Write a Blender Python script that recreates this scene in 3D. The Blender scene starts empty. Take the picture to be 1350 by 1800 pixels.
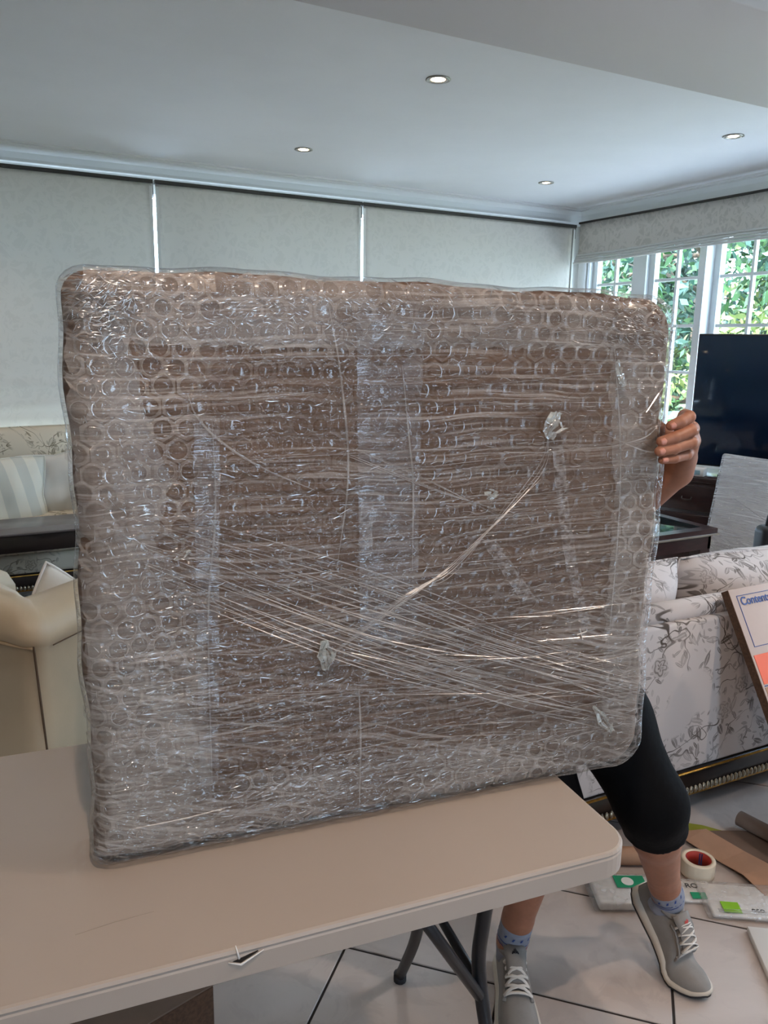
import bpy, bmesh, math, random
import numpy as np
from mathutils import Vector, Matrix
from math import sin, cos, pi, radians, sqrt, atan2

# ------------------------------------------------------------------ scene, camera, light
scene = bpy.context.scene
col = scene.collection
random.seed(7)
rng = np.random.default_rng(7)

scene.view_settings.view_transform = 'Standard'
scene.view_settings.look = 'None'
scene.view_settings.gamma = 1.0
scene.view_settings.use_curve_mapping = False
scene.view_settings.exposure = 0.0
scene.cycles.transparent_max_bounces = 14
scene.cycles.max_bounces = 6
scene.cycles.diffuse_bounces = 4
scene.cycles.glossy_bounces = 2
scene.cycles.transmission_bounces = 3
scene.cycles.caustics_reflective = False
scene.cycles.caustics_refractive = False
scene.cycles.use_adaptive_sampling = True
scene.cycles.adaptive_threshold = 0.1
scene.cycles.sample_clamp_indirect = 6.0

PITCH, ROLL, YAW, CAM_H = radians(12.0), radians(1.0), radians(28.0), 1.5
fwd = Vector((sin(YAW) * cos(PITCH), cos(YAW) * cos(PITCH), -sin(PITCH)))
rgt = Vector((cos(YAW), -sin(YAW), 0.0))
upv = rgt.cross(fwd)
r2 = cos(ROLL) * rgt + sin(ROLL) * upv
u2 = -sin(ROLL) * rgt + cos(ROLL) * upv
cam_data = bpy.data.cameras.new('camera')
cam_data.sensor_fit = 'VERTICAL'
cam_data.sensor_height = 24.0
cam_data.sensor_width = 18.0
cam_data.lens = 24.0 * 1400.0 / 1800.0
cam_data.clip_start = 0.02
cam = bpy.data.objects.new('camera', cam_data)
col.objects.link(cam)
M3 = Matrix((r2, u2, -fwd)).transposed()
cam.matrix_world = Matrix.Translation((0, 0, CAM_H)) @ M3.to_4x4()
scene.camera = cam

SKY = 22.0
world = bpy.data.worlds.new('World')
scene.world = world
world.use_nodes = True
wb = world.node_tree.nodes['Background']
wb.inputs[0].default_value = (0.575, 0.745, 1.0, 1)
wb.inputs[1].default_value = SKY

sun_d = bpy.data.lights.new('sun', 'SUN')
sun_d.energy = 26.0
sun_d.angle = 0.01
sun_d.color = (1.0, 0.95, 0.84)
sun = bpy.data.objects.new('sun', sun_d)
col.objects.link(sun)
sun.rotation_euler = Vector((0.55, 0.10, -0.83)).to_track_quat('-Z', 'Y').to_euler()


def portal(loc, direction, sx, sy):
    d = bpy.data.lights.new('window_portal', 'AREA')
    d.shape = 'RECTANGLE'
    d.size, d.size_y = sx, sy
    d.cycles.is_portal = True
    o = bpy.data.objects.new('window_portal', d)
    col.objects.link(o)
    o.location = loc
    o.rotation_euler = Vector(direction).to_track_quat('-Z', 'Y').to_euler()


portal((4.86, 2.75, 1.55), (-1, 0, 0), 5.3, 1.6)
portal((0.825, -3.66, 1.15), (0, 1, 0), 0.55, 2.2)
DOWN_W, DIM_W = 53.0, 20.0          # watts of a ceiling downlight, full and dimmed (window end of the room)

# ------------------------------------------------------------------ helpers


def lin(r, g, b):
    def f(c):
        c /= 255.0
        return c / 12.92 if c <= 0.04045 else ((c + 0.055) / 1.055) ** 2.4
    return (f(r), f(g), f(b), 1.0)


class NT:
    """small wrapper to write node trees briefly"""

    def __init__(self, name):
        self.m = bpy.data.materials.new(name)
        self.m.use_nodes = True
        self.t = self.m.node_tree
        self.t.nodes.clear()
        self.out = self.t.nodes.new('ShaderNodeOutputMaterial')

    def n(self, typ, **kw):
        nd = self.t.nodes.new(typ)
        ins = kw.pop('ins', {})
        for k, v in kw.items():
            setattr(nd, k, v)
        for k, v in ins.items():
            self.put(nd.inputs[k], v)
        return nd

    def put(self, sock, v):
        if isinstance(v, bpy.types.NodeSocket):
            self.t.links.new(v, sock)
        else:
            sock.default_value = v

    def math(self, op, a, b=None, clamp=False):
        nd = self.t.nodes.new('ShaderNodeMath')
        nd.operation = op
        nd.use_clamp = clamp
        self.put(nd.inputs[0], a)
        if b is not None:
            self.put(nd.inputs[1], b)
        return nd.outputs[0]

    def vec(self, x, y, z=0.0):
        nd = self.t.nodes.new('ShaderNodeCombineXYZ')
        for i, v in enumerate((x, y, z)):
            self.put(nd.inputs[i], v)
        return nd.outputs[0]

    def sep(self, v):
        nd = self.t.nodes.new('ShaderNodeSeparateXYZ')
        self.put(nd.inputs[0], v)
        return nd.outputs

    def obj(self):
        return self.t.nodes.new('ShaderNodeTexCoord').outputs['Object']

    def noise(self, v, scale=5.0, detail=2.0, rough=0.5, dist=0.0):
        nd = self.n('ShaderNodeTexNoise', ins={'Vector': v, 'Scale': scale, 'Detail': detail, 'Roughness': rough, 'Distortion': dist})
        return nd.outputs['Fac']

    def ramp(self, f, a, b):
        nd = self.n('ShaderNodeMapRange', clamp=True, interpolation_type='SMOOTHSTEP', ins={'Value': f, 'From Min': a, 'From Max': b})
        return nd.outputs['Result']

    def mix(self, f, a, b):
        nd = self.n('ShaderNodeMix', data_type='RGBA')
        self.put(nd.inputs[0], f)
        self.put(nd.inputs[6], a)
        self.put(nd.inputs[7], b)
        return nd.outputs[2]

    def bump(self, h, strength=0.3, dist=0.01):
        return self.n('ShaderNodeBump', ins={'Strength': strength, 'Distance': dist, 'Height': h}).outputs[0]

    def mixsh(self, f, a, b):
        nd = self.n('ShaderNodeMixShader')
        self.put(nd.inputs[0], f)
        self.put(nd.inputs[1], a)
        self.put(nd.inputs[2], b)
        return nd.outputs[0]

    def schlick(self, f0=0.04, normal=None):
        nd = self.n('ShaderNodeLayerWeight')
        if normal is not None:
            self.put(nd.inputs['Normal'], normal)
        p = self.math('POWER', nd.outputs['Facing'], 5.0)
        return self.math('ADD', f0, self.math('MULTIPLY', p, 1.0 - f0), True)

    def done(self, sh):
        self.t.links.new(sh, self.out.inputs[0])
        return self.m


def pmat(name, c, rough=0.5, metal=0.0, var=0.0, vscale=8.0, bump=0.0, bscale=60.0, bdist=0.002, spec=0.5, coat=0.0, sheen=0.0, emit=None, es=0.0, stretch=None):
    t = NT(name)
    base = c
    o = None
    if var or bump:
        o = t.obj()
        if stretch:
            o = t.n('ShaderNodeVectorMath', operation='MULTIPLY', ins={0: o, 1: stretch}).outputs[0]
    if var:
        f = t.ramp(t.noise(o, vscale, 4.0, 0.6), 0.3, 0.7)
        d = tuple(max(0, x * (1 - var)) for x in c[:3]) + (1,)
        e = tuple(min(1, x * (1 + var * 0.6)) for x in c[:3]) + (1,)
        base = t.mix(f, d, e)
    ins = {'Base Color': base, 'Roughness': rough, 'Metallic': metal, 'Specular IOR Level': spec, 'Coat Weight': coat, 'Sheen Weight': sheen}
    if bump:
        ins['Normal'] = t.bump(t.noise(o, bscale, 3.0), bump, bdist)
    if emit:
        ins['Emission Color'] = emit
        ins['Emission Strength'] = es
    return t.done(t.n('ShaderNodeBsdfPrincipled', ins=ins).outputs[0])


def toile(name, base, ink, scale=1.0, strength=1.0):
    """cream cloth printed with leafy branches and flowers"""
    t = NT(name)
    x, y, z = t.sep(t.obj())
    p0 = t.vec(t.math('ADD', x, t.math('MULTIPLY', y, 0.63)), t.math('ADD', z, t.math('MULTIPLY', y, 0.47)))
    wob = t.n('ShaderNodeTexNoise', ins={'Vector': p0, 'Scale': 6.0 * scale, 'Detail': 1.0}).outputs['Color']
    wob = t.n('ShaderNodeVectorMath', operation='SCALE', ins={0: wob, 'Scale': 0.05 / scale}).outputs[0]
    p = t.n('ShaderNodeVectorMath', operation='ADD', ins={0: p0, 1: wob}).outputs[0]
    cluster = t.ramp(t.noise(p0, 4.2 * scale, 1.0), 0.44, 0.50)
    ink_f = None
    for sc, ln, wd, off in ((15.0, 0.47, 0.16, 0.0), (24.0, 0.46, 0.14, 3.7), (36.0, 0.44, 0.12, 8.1)):
        sc *= scale
        q = t.n('ShaderNodeVectorMath', operation='ADD', ins={0: p, 1: (off, off * 0.7, 0)}).outputs[0]
        v = t.n('ShaderNodeTexVoronoi', voronoi_dimensions='2D', ins={'Vector': q, 'Scale': sc})
        d = t.n('ShaderNodeVectorMath', operation='SUBTRACT', ins={0: q, 1: v.outputs['Position']}).outputs[0]
        d = t.n('ShaderNodeVectorMath', operation='SCALE', ins={0: d, 'Scale': sc}).outputs[0]
        cr = t.n('ShaderNodeSeparateColor', ins={0: v.outputs['Color']}).outputs
        ang = t.math('MULTIPLY', cr[0], 6.283)
        dr = t.n('ShaderNodeVectorRotate', rotation_type='Z_AXIS', ins={'Vector': d, 'Angle': ang}).outputs[0]
        lx, ly, _ = t.sep(dr)
        lx2 = t.math('DIVIDE', t.math('MULTIPLY', lx, lx), ln * ln)
        al = t.math('ABSOLUTE', ly)
        w = t.math('SUBTRACT', t.math('MULTIPLY', t.math('SUBTRACT', 1.0, lx2), wd), al)
        leaf = t.ramp(w, 0.0, 0.03)
        rib = t.ramp(al, 0.008, 0.02)
        edge = t.math('SUBTRACT', 1.0, t.math('MULTIPLY', t.ramp(w, 0.02, 0.05), t.math('MULTIPLY', cr[2], 0.7)))
        leaf = t.math('MULTIPLY', t.math('MULTIPLY', leaf, rib), edge)
        leaf = t.math('MULTIPLY', leaf, t.ramp(cr[1], 0.34, 0.36))
        ink_f = leaf if ink_f is None else t.math('MAXIMUM', ink_f, leaf)
    # stems
    for sc, wd in ((4.6, 0.006), (8.5, 0.008)):
        nz = t.noise(p, sc * scale, 1.5)
        line = t.math('SUBTRACT', 1.0, t.ramp(t.math('ABSOLUTE', t.math('SUBTRACT', nz, 0.5)), wd * 0.4, wd))
        ink_f = t.math('MAXIMUM', ink_f, line)
    # flowers
    fs = 4.6 * scale
    v = t.n('ShaderNodeTexVoronoi', voronoi_dimensions='2D', ins={'Vector': p0, 'Scale': fs})
    d = t.n('ShaderNodeVectorMath', operation='SUBTRACT', ins={0: p0, 1: v.outputs['Position']}).outputs[0]
    d = t.n('ShaderNodeVectorMath', operation='ADD', ins={0: d, 1: t.n('ShaderNodeVectorMath', operation='SCALE', ins={0: t.n('ShaderNodeTexNoise', ins={'Vector': p0, 'Scale': 26.0 * scale, 'Detail': 1.0}).outputs['Color'], 'Scale': 0.02 / scale}).outputs[0]}).outputs[0]
    d = t.n('ShaderNodeVectorMath', operation='SUBTRACT', ins={0: d, 1: (0.01 / scale, 0.01 / scale, 0)}).outputs[0]
    fx, fy, _ = t.sep(d)
    r = t.math('SQRT', t.math('ADD', t.math('MULTIPLY', fx, fx), t.math('MULTIPLY', fy, fy)))
    th = t.math('ARCTAN2', fy, fx)
    pet = t.math('MULTIPLY', t.math('SINE', t.math('MULTIPLY', th, 6.0)), 0.0018 / scale)
    rr = t.math('ADD', r, pet)
    ring = t.ramp(t.math('SINE', t.math('ADD', t.math('MULTIPLY', rr, 380.0 * scale), t.math('MULTIPLY', t.math('SINE', t.math('MULTIPLY', th, 5.0)), 1.9))), 0.0, 0.5)
    infl = t.math('SUBTRACT', 1.0, t.ramp(rr, 0.030 / scale, 0.034 / scale))
    flower = t.math('MULTIPLY', t.math('ADD', t.math('MULTIPLY', ring, 0.6), 0.22), infl)
    ink_f = t.math('MULTIPLY', ink_f, t.math('SUBTRACT', 1.0, infl))
    ink_f = t.math('MULTIPLY', t.math('MAXIMUM', ink_f, flower), cluster)
    tone = t.ramp(t.noise(p0, 9.0 * scale, 1.0), 0.35, 0.65)
    ink_f = t.math('MULTIPLY', ink_f, t.math('MULTIPLY', t.math('ADD', 0.5, t.math('MULTIPLY', tone, 0.45)), strength))
    weave = t.bump(t.noise(t.obj(), 420.0, 1.0), 0.12, 0.001)
    c = t.mix(ink_f, base, ink)
    return t.done(t.n('ShaderNodeBsdfPrincipled', ins={'Base Color': c, 'Roughness': 0.85, 'Specular IOR Level': 0.2, 'Normal': weave}).outputs[0])


def link(name, me, mat=None, parent=None, loc=None, rot=None):
    o = bpy.data.objects.new(name, me)
    col.objects.link(o)
    if mat is not None and me is not None and len(me.materials) == 0:
        me.materials.append(mat)
    if parent is not None:
        o.parent = parent
    if loc is not None:
        o.location = loc
    if rot is not None:
        o.rotation_euler = rot
    return o


def mesh(name, v, f, smooth=False):
    me = bpy.data.meshes.new(name)
    me.from_pydata([tuple(map(float, q)) for q in v], [], [tuple(int(i) for i in q) for q in f])
    me.validate()
    if smooth:
        me.polygons.foreach_set('use_smooth', [True] * len(me.polygons))
    me.update()
    return me


def tag(o, label, cat, group=None):
    o['label'] = label
    o['category'] = cat
    if group:
        o['group'] = group
    return o


def structure(o):
    o['kind'] = 'structure'
    return o


def stuff(o):
    o['kind'] = 'stuff'
    return o


def thing(name, label, cat, loc=(0, 0, 0), rz=0.0, group=None):
    o = bpy.data.objects.new(name, None)
    o.empty_display_size = 0.1
    col.objects.link(o)
    o.location = loc
    o.rotation_euler = (0, 0, rz)
    return tag(o, label, cat, group)


BOXF = [(0, 3, 2, 1), (4, 5, 6, 7), (0, 1, 5, 4), (1, 2, 6, 5), (2, 3, 7, 6), (3, 0, 4, 7)]


def boxv(x0, x1, y0, y1, z0, z1):
    return [(x0, y0, z0), (x1, y0, z0), (x1, y1, z0), (x0, y1, z0), (x0, y0, z1), (x1, y0, z1), (x1, y1, z1), (x0, y1, z1)]


class MB:
    def __init__(self):
        self.v, self.f = [], []

    def add(self, v, f):
        n = len(self.v)
        self.v += [tuple(q) for q in v]
        self.f += [tuple(i + n for i in q) for q in f]
        return self

    def box(self, *a):
        return self.add(boxv(*a), BOXF)

    def tube(self, pts, rad, seg=8, cap=True, flat=1.0):
        v, f = tube(pts, rad, seg, cap, flat)
        return self.add(v, f)

    def mesh(self, name, smooth=False):
        return mesh(name, self.v, self.f, smooth)

    def build(self, name, mat, parent=None, smooth=False, loc=None, rot=None):
        return link(name, self.mesh(name, smooth), mat, parent, loc, rot)


def tube(pts, rad, seg=8, cap=True, flat=1.0):
    pts = [Vector(p) for p in pts]
    n = len(pts)
    rad = [rad] * n if not hasattr(rad, '__len__') else rad
    v, f = [], []
    ref = None
    for i, p in enumerate(pts):
        d = (pts[min(i + 1, n - 1)] - pts[max(i - 1, 0)]).normalized()
        if ref is None:
            ref = Vector((0, 0, 1)) if abs(d.z) < 0.9 else Vector((1, 0, 0))
        a = (ref - d * ref.dot(d)).normalized()
        b = d.cross(a)
        ref = a
        for k in range(seg):
            t = 2 * pi * k / seg
            v.append(p + (a * cos(t) * flat + b * sin(t)) * rad[i])
    for i in range(n - 1):
        for k in range(seg):
            k2 = (k + 1) % seg
            f.append((i * seg + k, i * seg + k2, (i + 1) * seg + k2, (i + 1) * seg + k))
    if cap:
        f.append(tuple(range(seg))[::-1])
        f.append(tuple((n - 1) * seg + k for k in range(seg)))
    return v, f


def spline(pts, n=8):
    """catmull-rom"""
    P = [Vector(p) for p in pts]
    P = [P[0] * 2 - P[1]] + P + [P[-1] * 2 - P[-2]]
    out = []
    for i in range(1, len(P) - 2):
        for k in range(n):
            t = k / n
            a, b, c, d = P[i - 1], P[i], P[i + 1], P[i + 2]
            out.append(0.5 * ((2 * b) + (c - a) * t + (2 * a - 5 * b + 4 * c - d) * t * t + (3 * b - a - 3 * c + d) * t ** 3))
    out.append(P[-2])
    return out


def rbox(name, sx, sy, sz, r, seg=3, center=True, smooth=True):
    """rounded box; z from 0 when center is False"""
    bm = bmesh.new()
    bmesh.ops.create_cube(bm, size=1.0)
    for q in bm.verts:
        q.co.x *= sx
        q.co.y *= sy
        q.co.z = q.co.z * sz + (0 if center else sz / 2)
    if r > 0:
        bmesh.ops.bevel(bm, geom=list(bm.edges), offset=r, segments=seg, profile=0.5, affect='EDGES')
    me = bpy.data.meshes.new(name)
    bm.to_mesh(me)
    bm.free()
    if smooth:
        me.polygons.foreach_set('use_smooth', [True] * len(me.polygons))
    return me


def lathe(prof, seg=24, cap=True):
    v, f = [], []
    n = len(prof)
    for r, z in prof:
        for k in range(seg):
            t = 2 * pi * k / seg
            v.append((r * cos(t), r * sin(t), z))
    for i in range(n - 1):
        for k in range(seg):
            k2 = (k + 1) % seg
            f.append((i * seg + k, i * seg + k2, (i + 1) * seg + k2, (i + 1) * seg + k))
    if cap:
        f.append(tuple(range(seg))[::-1])
        f.append(tuple((n - 1) * seg + k for k in range(seg)))
    return v, f


def pillow(w, h, t, n=18, pinch=0.06, seed=0, p=2.6, amp=0.006):
    """cushion in the local XZ plane, thickness along y"""
    g = np.linspace(-1, 1, n)
    v, f = [], []
    rs = np.random.default_rng(seed)
    ph = rs.uniform(0, 6, 6)
    for s in (-1, 1):
        for j in g:
            for i in g:
                e = (1 - abs(i) ** p) * (1 - abs(j) ** p)
                e = max(e, 0) ** 0.55
                px = i * (1 - pinch * (1 - j * j) * 0 - pinch * (1 - abs(j)) ** 2 * abs(i)) * w / 2
                pz = j * (1 - pinch * (1 - abs(i)) ** 2 * abs(j)) * h / 2
                wr = amp * (sin(5 * i + ph[0] + 3 * j) + 0.6 * sin(9 * j + ph[1] - 4 * i) + 0.4 * sin(14 * i + ph[2])) * e
                v.append((px, s * (t / 2 * e) + wr, pz))
    N = n * n
    for s in (0, 1):
        for j in range(n - 1):
            for i in range(n - 1):
                a = s * N + j * n + i
                q = (a, a + 1, a + n + 1, a + n)
                f.append(q if s == 0 else q[::-1])
    # sew the rim
    me = mesh('pillow', v, f, True)
    bm = bmesh.new()
    bm.from_mesh(me)
    bmesh.ops.remove_doubles(bm, verts=bm.verts, dist=0.0006)
    bm.to_mesh(me)
    bm.free()
    me.polygons.foreach_set('use_smooth', [True] * len(me.polygons))
    return me


def pillow_rim(w, h, pinch=0.06, n=18):
    g = np.linspace(-1, 1, n)
    pts = []
    for i in g:
        pts.append((i, -1))
    for j in g[1:]:
        pts.append((1, j))
    for i in g[::-1][1:]:
        pts.append((i, 1))
    for j in g[::-1][1:]:
        pts.append((-1, j))
    return [(i * (1 - pinch * (1 - abs(j)) ** 2 * abs(i)) * w / 2, 0, j * (1 - pinch * (1 - abs(i)) ** 2 * abs(j)) * h / 2) for i, j in pts]


# ------------------------------------------------------------------ materials
M = {}
M['wall'] = pmat('wall_paint', lin(205, 203, 198), 0.8, var=0.03, vscale=3)
M['bulkhead'] = pmat('ceiling_paint_shaded', lin(218, 213, 212), 0.8)  # ceiling paint toned darker, for a soffit turned away from the light
M['ceiling'] = pmat('ceiling_paint', lin(243, 244, 246), 0.75, var=0.02, vscale=2)
M['trim'] = pmat('cornice_paint', lin(226, 226, 224), 0.55)
M['frame'] = pmat('window_paint', lin(235, 238, 240), 0.4)
M['dark_wood'] = pmat('dark_mahogany', lin(48, 24, 22), 0.28, var=0.35, vscale=14, stretch=(1, 1, 6), coat=0.3)
M['black_wood'] = pmat('ebony_wood', lin(26, 18, 15), 0.3, var=0.25, vscale=20, coat=0.4)
M['gold'] = pmat('antique_gold', lin(176, 132, 60), 0.32, 0.9, var=0.35, vscale=60)
M['old_silver'] = pmat('antique_silver_gilt', lin(170, 160, 140), 0.3, 0.9, var=0.4, vscale=80)
M['toile'] = toile('floral_print_cloth', lin(206, 198, 194), lin(74, 64, 56))
M['toile_back'] = toile('floral_print_cloth_far', lin(214, 204, 184), lin(96, 84, 62), 1.0)
M['leather'] = pmat('cream_leather', lin(190, 172, 144), 0.5, var=0.06, vscale=4, bump=0.12, bscale=240, bdist=0.001)
M['piping'] = pmat('leather_piping', lin(168, 146, 116), 0.55)
M['seam'] = pmat('leather_seam', lin(84, 66, 48), 0.7)
M['white_cloth'] = pmat('white_cotton', lin(222, 220, 212), 0.9, var=0.04, vscale=6, sheen=0.2)
M['plastic_table'] = pmat('moulded_table_plastic', lin(180, 166, 153), 0.42, var=0.03, vscale=2.5, bump=0.05, bscale=300, bdist=0.0006)
M['chip'] = pmat('torn_hole_shade', lin(34, 26, 20), 0.9)
M['steel'] = pmat('charcoal_enamelled_steel', lin(40, 41, 44), 0.38, 0.3, var=0.1)
M['skin'] = pmat('skin', lin(160, 106, 80), 0.5, var=0.12, vscale=30, bump=0.15, bscale=160, bdist=0.0012)
M['nail'] = pmat('fingernail', lin(204, 142, 124), 0.32)
M['hair'] = pmat('dark_hair', lin(38, 28, 22), 0.6, bump=0.5, bscale=200)
M['black_cloth'] = pmat('black_cotton', lin(5, 5, 7), 0.85, bump=0.5, bscale=14, bdist=0.012, spec=0.15)
M['sock'] = pmat('grey_sock', lin(140, 143, 154), 0.9, bump=0.3, bscale=400)
M['shoe'] = pmat('grey_mesh_upper', lin(138, 132, 126), 0.8, var=0.08, vscale=30, bump=0.35, bscale=700, bdist=0.001)
M['shoe_sole'] = pmat('cream_rubber', lin(200, 188, 172), 0.6, var=0.05)
M['rubber_dark'] = pmat('dark_rubber', lin(44, 42, 44), 0.7)
M['lace'] = pmat('white_lace', lin(214, 208, 200), 0.85, bump=0.4, bscale=500)
M['ink_black'] = pmat('black_print', lin(20, 20, 24), 0.7)
M['ink_red'] = pmat('red_print', lin(170, 54, 44), 0.6)
M['ink_navy'] = pmat('navy_print', lin(38, 66, 132), 0.6)
M['ink_green'] = pmat('green_print', lin(20, 140, 96), 0.5)
M['ink_lime'] = pmat('lime_print', lin(130, 184, 28), 0.5)
M['ink_orange'] = pmat('orange_print', lin(232, 104, 66), 0.6)
M['carton'] = pmat('printed_white_carton', lin(206, 192, 186), 0.7, var=0.03)
M['kraft'] = pmat('kraft_paper', lin(176, 136, 108), 0.8, var=0.08, vscale=10)
M['kraft_dark'] = pmat('grey_brown_card', lin(118, 98, 84), 0.8, var=0.08, vscale=12)
M['corrugated'] = pmat('corrugated_edge', lin(92, 66, 48), 0.9, var=0.3, vscale=120)
M['olive'] = pmat('olive_sheet', lin(140, 142, 40), 0.6)
M['tape_side'] = pmat('cream_tape_roll', lin(222, 208, 186), 0.45, var=0.05)
M['white_card'] = pmat('white_card', lin(226, 222, 216), 0.5)
M['tv_body'] = pmat('black_tv_plastic', lin(14, 15, 18), 0.35)
M['screen'] = pmat('tv_screen_glass', lin(16, 34, 54), 0.08, spec=0.35)
M['leaf_a'] = pmat('leaf_mid_green', lin(44, 78, 36), 0.5, var=0.3, vscale=3)
M['leaf_b'] = pmat('leaf_blue_green', lin(34, 66, 52), 0.5, var=0.3, vscale=3)
M['leaf_c'] = pmat('leaf_yellow_green', lin(104, 116, 60), 0.5, var=0.3, vscale=3)
M['bark'] = pmat('bark', lin(96, 80, 66), 0.9, var=0.3, vscale=12, bump=0.6, bscale=30, bdist=0.02)
M['bounce_ground'] = pmat('pale_bounce_ground', lin(206, 204, 202), 0.8, var=0.06, vscale=2)  # pale so that light thrown up from the ground stays neutral
M['grass'] = pmat('lawn', lin(112, 120, 88), 0.9, var=0.3, vscale=2)
M['rug'] = pmat('taupe_rug', lin(92, 84, 84), 0.95, var=0.08, vscale=30, bump=0.3, bscale=300)
M['black_leather'] = pmat('black_bag_leather', lin(16, 16, 20), 0.4, bump=0.2, bscale=120)


def glass_mat(name, tint=(1, 1, 1, 1), rough=0.0):
    t = NT(name)
    tr = t.n('ShaderNodeBsdfTransparent', ins={0: tint}).outputs[0]
    gl = t.n('ShaderNodeBsdfGlossy', ins={'Roughness': rough}).outputs[0]
    return t.done(t.mixsh(t.schlick(0.04), tr, gl))


M['glass'] = glass_mat('window_glass', (0.95, 0.98, 0.97, 1))


def tabletop_glass():
    t = NT('dark_table_glass')
    return t.done(t.n('ShaderNodeBsdfPrincipled', ins={'Base Color': lin(16, 26, 28), 'Roughness': 0.03, 'Specular IOR Level': 0.9}).outputs[0])


M['table_glass'] = tabletop_glass()


def tile_mat():
    t = NT('pale_stone_tile')
    o = t.n('ShaderNodeNewGeometry').outputs['Position']
    a = t.ramp(t.noise(o, 2.2, 5.0, 0.6, 0.6), 0.35, 0.7)
    b = t.ramp(t.noise(o, 9.0, 4.0, 0.6, 1.2), 0.52, 0.62)
    c = t.mix(a, lin(178, 166, 158), lin(196, 184, 176))
    c = t.mix(t.math('MULTIPLY', b, 0.25), c, lin(160, 148, 142))
    return t.done(t.n('ShaderNodeBsdfPrincipled', ins={'Base Color': c, 'Roughness': 0.3, 'Specular IOR Level': 0.4}).outputs[0])


M['tile'] = tile_mat()
M['grout'] = pmat('dark_grout', lin(46, 40, 38), 0.9)


def blind_mat(name, contrast):
    t = NT(name)
    o = t.obj()
    a = t.ramp(t.noise(o, 13.0, 3.0, 0.7, 1.6), 0.47, 0.53)
    v = t.n('ShaderNodeTexVoronoi', feature='DISTANCE_TO_EDGE', ins={'Vector': o, 'Scale': 9.0}).outputs['Distance']
    f = t.math('MULTIPLY', a, t.ramp(v, 0.04, 0.09))
    c = t.mix(t.math('MULTIPLY', f, contrast), lin(220, 213, 204), lin(190, 184, 174))
    wv = t.bump(t.noise(t.n('ShaderNodeVectorMath', operation='MULTIPLY', ins={0: o, 1: (1, 1, 9)}).outputs[0], 90.0, 2.0), 0.15, 0.001)
    di = t.n('ShaderNodeBsdfDiffuse', ins={'Color': c, 'Normal': wv}).outputs[0]
    tl = t.n('ShaderNodeBsdfTranslucent', ins={'Color': (0.66, 0.66, 0.62, 1)}).outputs[0]
    return t.done(t.mixsh(0.13, di, tl))


M['blind'] = blind_mat('damask_blind_cloth', 0.22)
M['blind_damask'] = blind_mat('damask_blind_cloth_bright', 0.6)
M['blind_edge'] = pmat('blind_stitched_hem', lin(222, 220, 214), 0.85)
M['track'] = pmat('blind_track_and_shadow', lin(52, 48, 42), 0.6)  # dark tone also stands for the shadow line along the track


def stripe_cushion():
    t = NT('striped_white_cushion')
    x, y, z = t.sep(t.obj())
    s = t.math('SINE', t.math('MULTIPLY', t.math('ADD', x, t.math('MULTIPLY', z, 0.25)), 52.0))
    c = t.mix(t.ramp(s, -0.1, 0.1), lin(226, 222, 206), lin(204, 204, 192))
    return t.done(t.n('ShaderNodeBsdfPrincipled', ins={'Base Color': c, 'Roughness': 0.7, 'Sheen Weight': 0.2}).outputs[0])


M['stripe'] = stripe_cushion()

# ------------------------------------------------------------------ room shell
CEIL = 2.6
WX, WY = 4.72, 5.45          # inner faces of the right and the back wall
LX, FY = -2.4, -3.5          # left and front walls, outside the picture


def wall_with_holes(name, axis, pos, thick, a0, a1, z0, z1, holes, mat):
    """axis 'x': wall plane x=pos spanning y a0..a1; axis 'y': plane y=pos spanning x"""
    mb = MB()
    As = sorted({a0, a1, *[h[0] for h in holes], *[h[1] for h in holes]})
    for i in range(len(As) - 1):
        b0, b1 = As[i], As[i + 1]
        mid = (b0 + b1) / 2
        cuts = sorted((h[2], h[3]) for h in holes if h[0] <= mid <= h[1])
        zz = z0
        spans = []
        for c0, c1 in cuts:
            if c0 > zz:
                spans.append((zz, c0))
            zz = c1
        if zz < z1:
            spans.append((zz, z1))
        for s0, s1 in spans:
            if axis == 'x':
                mb.box(pos, pos + thick, b0, b1, s0, s1)
            else:
                mb.box(b0, b1, pos, pos + thick, s0, s1)
    return structure(mb.build(name, mat))


back_holes = [(-1.55, 1.05, 0.55, 2.40), (1.08, 2.60, 0.55, 2.40), (2.63, 4.45, 0.55, 2.40)]
back_holes = [(-1.60, 4.50, 0.75, 2.40)]
right_holes = [(0.15, 5.36, 0.80, 2.36)]
front_holes = [(0.55, 1.10, 0.05, 2.25)]
wall_with_holes('wall_back', 'y', WY, 0.16, LX - 0.2, WX + 0.2, -0.05, 2.75, back_holes, M['wall'])
wall_with_holes('wall_right', 'x', WX, 0.16, FY - 0.2, WY, -0.05, 2.75, right_holes, M['wall'])
wall_with_holes('wall_front', 'y', FY - 0.16, 0.16, LX - 0.2, WX + 0.2, -0.05, 2.75, front_holes, M['wall'])
wall_with_holes('wall_left', 'x', LX - 0.16, 0.16, FY - 0.2, WY, -0.05, 2.75, [], M['wall'])

# ceiling with recesses left for the downlights
DL = [(1.91, 3.17), (1.90, 4.655), (3.73, 3.155), (3.70, 4.66), (0.08, 3.17), (0.08, 4.66),
      (0.08, 0.18), (1.91, 0.18), (3.72, 0.18)]


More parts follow.
